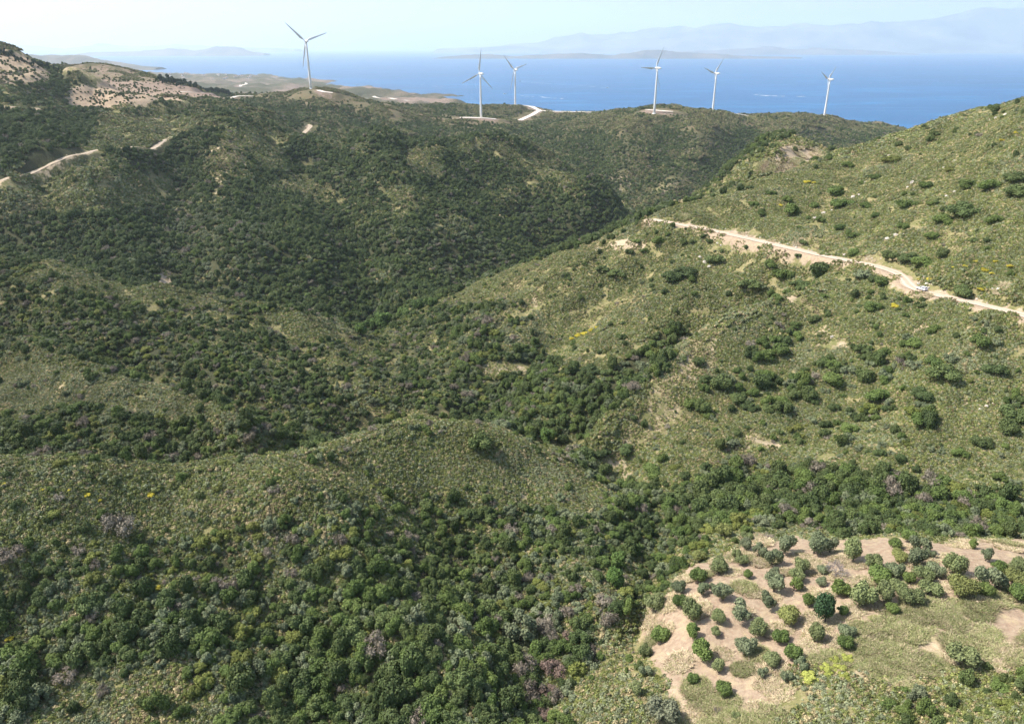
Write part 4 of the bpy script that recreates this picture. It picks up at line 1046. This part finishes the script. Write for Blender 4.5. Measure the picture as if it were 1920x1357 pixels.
# ------------------------------------------------------------------ which shrubs stand alone, which are the thicket
tk = np.array(taken)
keep = np.ones(len(POS), bool)
near = POS[:, 1] < 520
for tx, ty, tr in tk:
    dd = (POS[:, 0] - tx) ** 2 + (POS[:, 1] - ty) ** 2
    keep &= ~(dd < (tr + RAD * .45) ** 2)
POS, RAD, KD = POS[keep], RAD[keep], KD[keep]
u_, v_ = project(POS[:, 0], POS[:, 1], POS[:, 2])
inv = (u_ > 5) & (u_ < 1915) & (v_ > 0) & (v_ < 1352)
# out of sight behind the nearest crest: not individuals
vis = np.ones(len(POS), bool)
nn = np.where(POS[:, 1] < 420)[0]
for fr in np.linspace(.45, .97, 30):
    x, y = POS[nn, 0] * fr, POS[nn, 1] * fr; zz = CAMZ + (POS[nn, 2] + RAD[nn] - CAMZ) * fr
    vis[nn] &= ~(height(x, y) > zz)
size = RAD / np.linalg.norm(POS - (0, 0, CAMZ), axis=1)
size[~(inv & vis)] = 0
solo = np.zeros(len(POS), bool)
quota = {0: 220, 1: 100, 2: 70, 3: 40, 4: 40}
names = {0: 'evergreen_bush', 1: 'green_bush', 2: 'grey_bush', 3: 'dry_bush', 4: 'yellowish_bush'}
words = {0: 'dark green bush', 1: 'mid green bush', 2: 'grey green bush', 3: 'leafless mauve grey bush', 4: 'yellowish green bush'}
def place_words(u, v, y):
    if v > 1000 and u > 1180: 
        return 'at the bottom right below the grass bank' if u > 1500 else 'on the left rim of the olive terrace'
    if y < 200 and u < 1250 and v > 860:
        a = 'at the left' if u < 330 else 'left of the middle' if u < 640 else 'towards the ravine' if u < 960 else 'in the ravine bottom'
        b_ = 'high' if v < 1010 else 'halfway down' if v < 1150 else 'low' if v < 1260 else 'at the foot'
        return f'{b_} on the near slope, {a}'
    if u > 1180: return 'in the thicket behind the olive grove' if v > 860 else 'in a clump on the right slope'
    return 'on the shaded slope behind the nearest crest'
PROT = {}
for kd, qn in quota.items():
    order = np.argsort(-np.where(KD == kd, size, 0))[:qn]
    order = order[size[order] > 0]
    solo[order] = True
    ms = ME[KIND[kd]]
    for j, i in enumerate(order):
        o = link(names[kd], ms[j % len(ms)]); r_ = RAD[i]
        o.location = (POS[i, 0], POS[i, 1], POS[i, 2] - .15)
        o.scale = (r_ * (1 + .15 * rng.normal() * .6), r_, r_ * (1.0 + .35 * rng.random())); o.rotation_euler = (0, 0, rng.random() * 6.28)
        szw = 'big ' if r_ > 2.3 else 'small ' if r_ < 1.5 else ''
        tag(o, f'{szw}{words[kd]} {place_words(u_[i], v_[i], POS[i, 1])}', 'bush', f'{words[kd]}es of the scrub')
        if j < len(ms): PROT[(kd, j)] = o
rest = ~solo
src = []; base = {}
for kd in range(5):
    base[kd] = len(src)
    for j in range(len(ME[KIND[kd]])): src.append(PROT[(kd, j)])
cnt = np.array([len(ME[KIND[kd]]) for kd in range(5)]); bs = np.array([base[kd] for kd in range(5)])
def scat(name, m, label):
    p, r_, kd = POS[m], RAD[m], KD[m]; k = len(p)
    ix = bs[kd] + (rng.random(k) * cnt[kd]).astype(int)
    sc = np.stack([r_ * (.85 + .3 * rng.random(k)), r_ * (.85 + .3 * rng.random(k)), r_ * (.85 + .45 * rng.random(k))], -1)
    rt = np.stack([np.zeros(k), np.zeros(k), rng.random(k) * 6.28], -1)
    pp = p.copy(); pp[:, 2] -= .15
    return scatter(name, pp, rt, sc, ix, src, label)
scat('shrub_thicket', rest & (POS[:, 1] < 430), 'dense evergreen shrub thicket on the nearer hills')
scat('hill_woodland', rest & (POS[:, 1] >= 430), 'far evergreen woodland over the middle and distant hills')

# low scrub cover: four patches stand as objects, the rest repeats them
sp_ = []
for bi, (d0, d1, sp, sc) in enumerate([(55, 260, 3.8, .8), (55, 270, 4.2, -.66), (260, 460, 5.0, 1.0), (460, 960, 10.0, 2.0), (960, 1900, 17.0, 3.6)]):
    x, y = candidates(d0, d1, sp, seed=20 + bi)
    c = lookup(COV, x, y)
    if sc < 0: c = np.where((lookup(GRS, x, y) > .1) | (lookup(BAR, x, y) > .2) | (ROADD_at(x, y) < 5), 0, np.maximum(c, .8))
    k = rng.random(len(x)) < c; x, y = x[k], y[k]
    z = height(x, y); h = np.round(lookup(HUE, x, y)).astype(int); b_ = lookup(BAR, x, y)
    n_ = len(x); t = rng.random(n_)
    zn = vnoise(x / 22, y / 22, 123)
    ix = np.where(zn > .25, 1, 0); ix = np.where(t < .22, 1 - ix, ix)
    ix = np.where((h == 2) & (t < .75), 2, ix); ix = np.where((zn < -.45) & (t < .7), 2, ix)
    ix = np.where((b_ > .3) & (t < .8), 3, ix); ix = np.where((vnoise(x / 15, y / 15, 321) > .45) & (t < .6), 3, ix)
    s_ = abs(sc) * (.8 + .4 * rng.random(n_))
    ix = np.where(rng.random(n_) < smooth(760, 1100, y), 6, ix)
    gz = lookup(GRS, x, y); ix = np.where(gz > .5, np.where((gz > 1.5) & (t < .88) | (t < .12), 5, 4), ix)
    nr = grad(x, y, 2.0)
    sp_.append((np.stack([x, y, z], -1), tilt(nr, rng.random(n_) * 6.28), np.stack([s_, s_, s_ * (.8 + .5 * rng.random(n_))], -1), ix))
sp_ = [np.concatenate([s[k] for s in sp_]) for k in range(4)]
print('scrub patches', len(sp_[0]), time.time() - T0)
psrc = []
for k in range(7):
    i = np.where((sp_[3] == k) & (sp_[0][:, 1] < (250 if k < 6 else 1200)) & (np.abs(sp_[0][:, 0] / sp_[0][:, 1]) < .6))[0][0]
    o = link('low_scrub', SCR[k]); o.location = sp_[0][i]; o.rotation_euler = sp_[1][i]; o.scale = sp_[2][i]
    tag(o, ['yellow green cushion scrub', 'mixed green cushion scrub', 'silvery sage scrub', 'straw coloured dry scrub', 'dry straw grass', 'green and straw grass', 'brownish far scrub'][k] + ' on the hillside', 'scrub', None, 'stuff'); psrc.append(o)
    sp_[2][i] *= .01
scatter('cushion_scrub', sp_[0], sp_[1], sp_[2], sp_[3], psrc, 'low cushion scrub covering the open slopes of the hills')

# pines on the far left ridge and the dark row behind the bare slope: small individual trees
def pine_row(pts, n_, wpx, dmin, dmax, grp, lab):
    us = np.array([a[0] for a in pts], float); vs = np.array([a[1] for a in pts], float)
    for k in range(n_):
        u = us[0] + (us[-1] - us[0]) * (k + rng.random()) / n_; v = np.interp(u, us, vs) + rng.normal() * 2.2
        p, dm = base_at(u, v, wpx * (.8 + .5 * rng.random()), dmin, dmax, 0)
        o = link('pine_tree', ME['pine'][0]); o.location = p - np.array((0, 0, .3)); o.scale = (dm / 2, dm / 2, dm / 2 * 1.1); o.rotation_euler = (0, 0, rng.random() * 6)
        tag(o, lab, 'pine tree', grp)
pine_row([(0, 101), (60, 121), (110, 134)], 40, 5.5, 750, 1100, 'pines on the left skyline', 'small dark pine on the left skyline ridge')
pine_row([(300, 155), (345, 161), (390, 168), (430, 176)], 70, 7.5, 1000, 1500, 'dark pines behind the bare pink slope', 'small dark pine in the row behind the bare pink slope')

# ------------------------------------------------------------------ wind turbines
def turbine(u, v, D, phase, yaw, label, H=80, RB=44):
    x, t = ray(u, v); zt = float(height(x * D, D))
    e = bpy.data.objects.new('wind_turbine', None); C.objects.link(e)
    e.location = (x * D, D, zt - .5); tag(e, label, 'wind turbine', 'wind turbines on the ridges'); e.rotation_euler = (0, 0, yaw)
    H = H
    mb = MB(); hs = np.linspace(0, H - 1.6, 8); mb.tube([(0, 0, h) for h in hs], list(np.interp(hs, [0, H], [2.3, 1.35])), 28)
    mb.tube([(0, 0, -.5), (0, 0, .9)], [4.2, 3.6], 28)
    mb.build('tower', M_WHITE, e, True)
    mb = MB(); sec = [(-2.6, .8, 1.4), (-2.2, 1.5, 1.75), (0, 1.8, 1.95), (4, 1.75, 1.9), (7.5, 1.45, 1.5), (8.2, .9, 1.0)]
    mb.loft([[(math.copysign(abs(math.cos(a)) ** .5, math.cos(a)) * w_, y, H + math.copysign(abs(math.sin(a)) ** .5, math.sin(a)) * h_) for a in np.linspace(0, 6.283, 16, endpoint=False)] for y, w_, h_ in sec])
    mb.build('nacelle', M_WHITE, e, True)
    mb = MB(); mb.tube([(0, -2.6, H), (0, -3.2, H), (0, -4.4, H), (0, -5.3, H), (0, -5.7, H)], [1.2, 1.75, 1.65, .95, .15], 20); mb.build('hub', M_WHITE, e, True)
    for k in range(3):
        a = phase + k * 2 * math.pi / 3
        ca, sa = math.cos(a), math.sin(a); rings = []
        for s_, ch, th, tw in [(0, 1.1, 1.1, 0), (2.5, 1.15, 1.1, 0), (6, 2.4, .9, .35), (9, 3.3, .7, .3), (16, 2.7, .5, .2), (26, 1.9, .32, .1), (36, 1.2, .2, .03), (42, .75, .12, 0), (RB, .15, .05, 0)]:
            ring = []
            for q_ in np.linspace(0, 6.283, 12, endpoint=False):
                cc = math.cos(q_) * ch - (ch - 1.1) * .35 * (1 if ch > 1.1 else 0); dd = math.sin(q_) * th * .6
                # chord lies mostly in the rotor plane, twisted by tw
                inpl = cc * math.cos(tw) - dd * math.sin(tw); outp = cc * math.sin(tw) + dd * math.cos(tw)
                rr_ = 1.2 + s_
                ring.append((rr_ * ca - inpl * sa * .62, -3.9 + outp - s_ * .02, H + rr_ * sa + inpl * ca * .62))
            rings.append(ring)
        mb = MB(); mb.loft(rings); mb.build('blade', M_WHITE, e, True)
    return e
YAW = R(180 + 42)
TB = [(583, 167, 1424, 138.3, 36, 'white wind turbine standing alone on the left hilltop, the leftmost'),
      (902, 221, 1480, 81, 43, 'white wind turbine on the pale gravel pad, second from left'),
      (966, 197.5, 1860, 136, 43, 'white wind turbine on the small knoll with the curving white road, third from left'),
      (1227, 207, 1460, 57.8, 45, 'tall white wind turbine in the middle of the right ridge, fourth from left'),
      (1336, 211, 1690, 44, 44, 'white wind turbine on the right ridge, second from right'),
      (1545, 221, 1710, 38, 45, 'white wind turbine at the far right end of the ridge')]
for u, v, D, ph, yw, lab in TB:
    # seen from behind, the rotor is mirrored: facing away from the camera and to the left
    turbine(u, v, D, R(180 - ph), R(180 + yw), lab)

# ------------------------------------------------------------------ car
i = int(np.argmin(np.abs(project(main_road[:, 0], main_road[:, 1], main_road[:, 2])[0] - 1730)))
cpz = main_road[i]; tdir = main_road[i + 1] - main_road[i - 1]; ang = math.atan2(-tdir[1], -tdir[0])
car = bpy.data.objects.new('parked_car', None); C.objects.link(car); car.location = (cpz[0] + .35, cpz[1] + .7, cpz[2] + .12); car.rotation_euler = (0, -math.atan2(-tdir[2], math.hypot(tdir[0], tdir[1])), ang)
tag(car, 'white car parked on the dirt road just past the bend', 'car')
def sect(x, w_, z0_, z1_, wt):   # body cross-section, from sill to shoulder
    return [(x, -w_, z0_), (x, -w_ * 1.02, (z0_ + z1_) / 2), (x, -w_ * .97, z1_ - .08), (x, -wt, z1_), (x, wt, z1_), (x, w_ * .97, z1_ - .08), (x, w_ * 1.02, (z0_ + z1_) / 2), (x, w_, z0_)]
mb = MB(); mb.loft([sect(x, w_, z0_, z1_, wt) for x, w_, z0_, z1_, wt in [(2.2, .62, .45, .62, .5), (2.12, .82, .32, .78, .68), (1.6, .88, .3, .92, .74), (.95, .9, .3, 1.0, .78), (-.5, .9, .3, 1.02, .8), (-1.7, .9, .3, 1.03, .78), (-2.1, .84, .38, .98, .74), (-2.18, .7, .5, .8, .6)]])
mb.build('body', M_CAR, car, True)
mb = MB(); mb.loft([[(x, -w_, z) for x, z, w_ in pr] + [(x, w_, z) for x, z, w_ in pr[::-1]] for pr in []] or [[(-2.02, -.7, 1.0), (-2.02, .7, 1.0), (.95, .7, .99), (.95, -.7, .99)], [(-1.9, -.66, 1.25), (-1.9, .66, 1.25), (.5, .66, 1.25), (.5, -.66, 1.25)], [(-1.72, -.58, 1.46), (-1.72, .58, 1.46), (.12, .58, 1.46), (.12, -.58, 1.46)]])
mb.build('window', M_GLASS, car)
mb = MB(); mb.loft([[(-1.8, -.62, 1.44), (-1.8, .62, 1.44), (.2, .62, 1.44), (.2, -.62, 1.44)], [(-1.72, -.56, 1.53), (-1.72, .56, 1.53), (.08, .56, 1.53), (.08, -.56, 1.53)]]); 
mb.build('roof', M_CAR, car)
mb = MB()
for s_ in (-1, 1):
    for xa, za, xb, zb in ((.95, 1.0, .16, 1.46), (-.35, 1.0, -.38, 1.46), (-1.3, 1.0, -1.25, 1.46), (-2.04, 1.0, -1.76, 1.46)):
        mb.tube([(xa, s_ * .71, za), (xb, s_ * .60, zb)], [.055, .05], 6)
mb.build('pillar', M_CAR, car)
for sx in (1.35, -1.35):
    for sy in (-.84, .84):
        mb = MB(); mb.tube([(sx, sy - .11, .33), (sx, sy + .11, .33)], [.33, .33], 20); w = mb.build('wheel', M_TYRE, car)
        mb = MB(); mb.tube([(sx, sy - .125, .33), (sx, sy + .125, .33)], [.2, .2], 14); mb.build('rim', M_RIM, w)
for s_ in (-1, 1):
    mb = MB(); mb.box((2.13, s_ * .6, .68), (.12, .3, .14)); mb.build('headlight', M_LAMP, car)
    mb = MB(); mb.box((-2.14, s_ * .66, .85), (.1, .2, .22)); mb.build('tail_light', M_TAIL, car)
    mb = MB(); mb.box((.72, s_ * 1.0, 1.02), (.14, .2, .13)); mb.build('wing_mirror', M_CAR, car)
mb = MB(); mb.box((2.2, 0, .42), (.12, 1.3, .16)); mb.box((-2.18, 0, .45), (.12, 1.4, .18)); mb.build('bumper', M_TYRE, car)

# ------------------------------------------------------------------ village on the far coast, boats and foam
g = np.random.default_rng(12)
for k in range(34):
    u = 300 + 180 * g.random(); v = 134 + 13 * g.random() + (u - 300) * .02
    p = at(u, v, 2500, 8600)
    if p[2] < 2: continue
    s_ = 9 + 9 * g.random(); h = 5 + 4 * g.random()
    e = bpy.data.objects.new('house', None); C.objects.link(e); e.location = p; e.rotation_euler = (0, 0, g.random() * 3)
    tag(e, 'tiny white house in the hazy village on the far left coast', 'house', 'houses of the far village')
    mb = MB(); mb.box((0, 0, h / 2 - 1), (s_, s_ * .7, h + 2)); mb.build('wall', M_HOUSE, e)
    mb = MB(); a_, b_ = s_ * .54, s_ * .39
    mb.add([(-a_, -b_, h), (a_, -b_, h), (a_, b_, h), (-a_, b_, h), (-a_ * .6, 0, h + 2), (a_ * .6, 0, h + 2)], [(0, 1, 5, 4), (1, 2, 5), (2, 3, 4, 5), (3, 0, 4), (3, 2, 1, 0)]); mb.build('roof', M_TILE, e)
def sea_at(u, v):
    x, t = ray(u, v); D = -CAMZ / t; return np.array((x * D, D, 0.))
def boat(u, v, ln, ang, label):
    p = sea_at(u, v); e = bpy.data.objects.new('motor_boat', None); C.objects.link(e); e.location = p; e.rotation_euler = (0, 0, ang)
    tag(e, label, 'boat', 'boats on the sea')
    mb = MB(); w_ = ln * .14
    mb.loft([[(x, -a, z1_), (x, -a * .6, -.5), (x, a * .6, -.5), (x, a, z1_)] for x, a, z1_ in [(-ln / 2, w_ * .9, ln * .08), (-ln * .1, w_, ln * .08), (ln * .25, w_ * .8, ln * .095), (ln * .5, w_ * .06, ln * .12)]]); mb.build('hull', M_HULL, e)
    mb = MB(); mb.box((-ln * .08, 0, ln * .12), (ln * .36, w_ * 1.3, ln * .1)); mb.box((-ln * .1, 0, ln * .19), (ln * .2, w_ * 1.1, ln * .06)); mb.build('cabin', M_HULL, e)
boat(947, 177, 22, .2, 'white boat left of the third wind turbine')
boat(975, 153, 20, 3.1, 'white boat trailing a thin wake right of the third turbine')
boat(1139, 165, 20, 3.0, 'small white boat between the third and fourth turbines')
boat(1219, 199, 12, .3, 'small white boat just left of the fourth turbine foot')
def foam(name, pts, w_, label, broken=0.0, seed=1):
    g = np.random.default_rng(seed); q_ = np.array([sea_at(u, v) for u, v in pts]); q_ = resample(q_, 18.0)
    mb = MB()
    for k in range(len(q_) - 1):
        if g.random() < broken: continue
        a, b_ = q_[k], q_[k + 1]; d = b_ - a; n_ = np.array((-d[1], d[0], 0)); n_ /= np.linalg.norm(n_) + 1e-9
        w1 = w_ * (.4 + .9 * g.random()); j = n_ * g.normal() * w_ * .5
        mb.add([a + j - n_ * w1 + (0, 0, .25), a + j + n_ * w1 * .7 + (0, 0, .25), b_ + j + n_ * w1 + (0, 0, .25), b_ + j - n_ * w1 * .5 + (0, 0, .25)], [(0, 1, 2, 3)])
    o = mb.build(name, M_FOAM); tag(o, label, 'foam', None, 'stuff')
foam('boat_wake', [(978, 153), (1000, 155), (1040, 158), (1080, 160), (1136, 165)], 4, 'thin white wake between two boats', .35, 1)
foam('sea_streak', [(1402, 177), (1440, 180), (1475, 181), (1510, 182)], 9, 'broken row of white specks on the open sea', .35, 2)  # row of floating fish cages, drawn as broken foam strips
foam('sea_streak', [(1268, 201), (1288, 201)], 6, 'short foam line near the ridge between turbines', .3, 3)
foam('sea_streak', [(975, 180), (1010, 182), (1060, 186)], 6, 'faint foam line behind the small knoll', .6, 4)
foam('sea_streak', [(790, 160), (830, 163)], 7, 'faint foam line off the left coast', .6, 5)

# ------------------------------------------------------------------ haze
m = bpy.data.materials.new('haze'); m.use_nodes = True; nt = m.node_tree; nt.nodes.clear()
o_ = nt.nodes.new('ShaderNodeOutputMaterial'); pv = nt.nodes.new('ShaderNodeVolumePrincipled')
pv.inputs['Color'].default_value = (.80, .925, 1.0, 1); pv.inputs['Density'].default_value = 4.7e-5; pv.inputs['Anisotropy'].default_value = .25
nt.links.new(pv.outputs[0], o_.inputs['Volume'])
mb = MB(); mb.box((0, 29000, 1050), (130000, 74000, 2400)); hz = mb.build('haze', m); tag(hz, kind='stuff')

# ------------------------------------------------------------------ light
SAZ, SEL = R(-82), R(50)           # azimuth from +Y towards +X (sun on the left, a little ahead), elevation
sv = (math.sin(SAZ) * math.cos(SEL), math.cos(SAZ) * math.cos(SEL), math.sin(SEL))
sun = bpy.data.lights.new('sun', 'SUN'); sun.energy = 4.5; sun.angle = R(.53); sun.color = (1, .96, .90)
so = bpy.data.objects.new('sun', sun); C.objects.link(so)
from mathutils import Vector
so.rotation_euler = Vector(sv).to_track_quat('Z', 'Y').to_euler(); so.location = (0, 0, 2000)
w = bpy.data.worlds.new('World'); scn.world = w; w.use_nodes = True; nt = w.node_tree
bg = nt.nodes['Background']; sky = nt.nodes.new('ShaderNodeTexSky'); sky.sky_type = 'NISHITA'; sky.sun_disc = False
sky.sun_elevation = SEL; sky.sun_rotation = SAZ; sky.altitude = 280; sky.air_density = 1.0; sky.dust_density = 3.0; sky.ozone_density = 1.2
nt.links.new(sky.outputs[0], bg.inputs[0]); bg.inputs[1].default_value = .145
vs_ = scn.view_settings
vs_.view_transform = 'Standard'; vs_.look = 'None'; vs_.exposure = 0.75; vs_.gamma = 1; vs_.use_curve_mapping = False
cy = scn.cycles
cy.max_bounces = 4; cy.diffuse_bounces = 2; cy.glossy_bounces = 1; cy.transmission_bounces = 1; cy.volume_bounces = 1; cy.transparent_max_bounces = 4
cy.use_denoising = True; cy.use_adaptive_sampling = True; cy.adaptive_threshold = .02
cy.sample_clamp_indirect = 5
print('done', time.time() - T0)
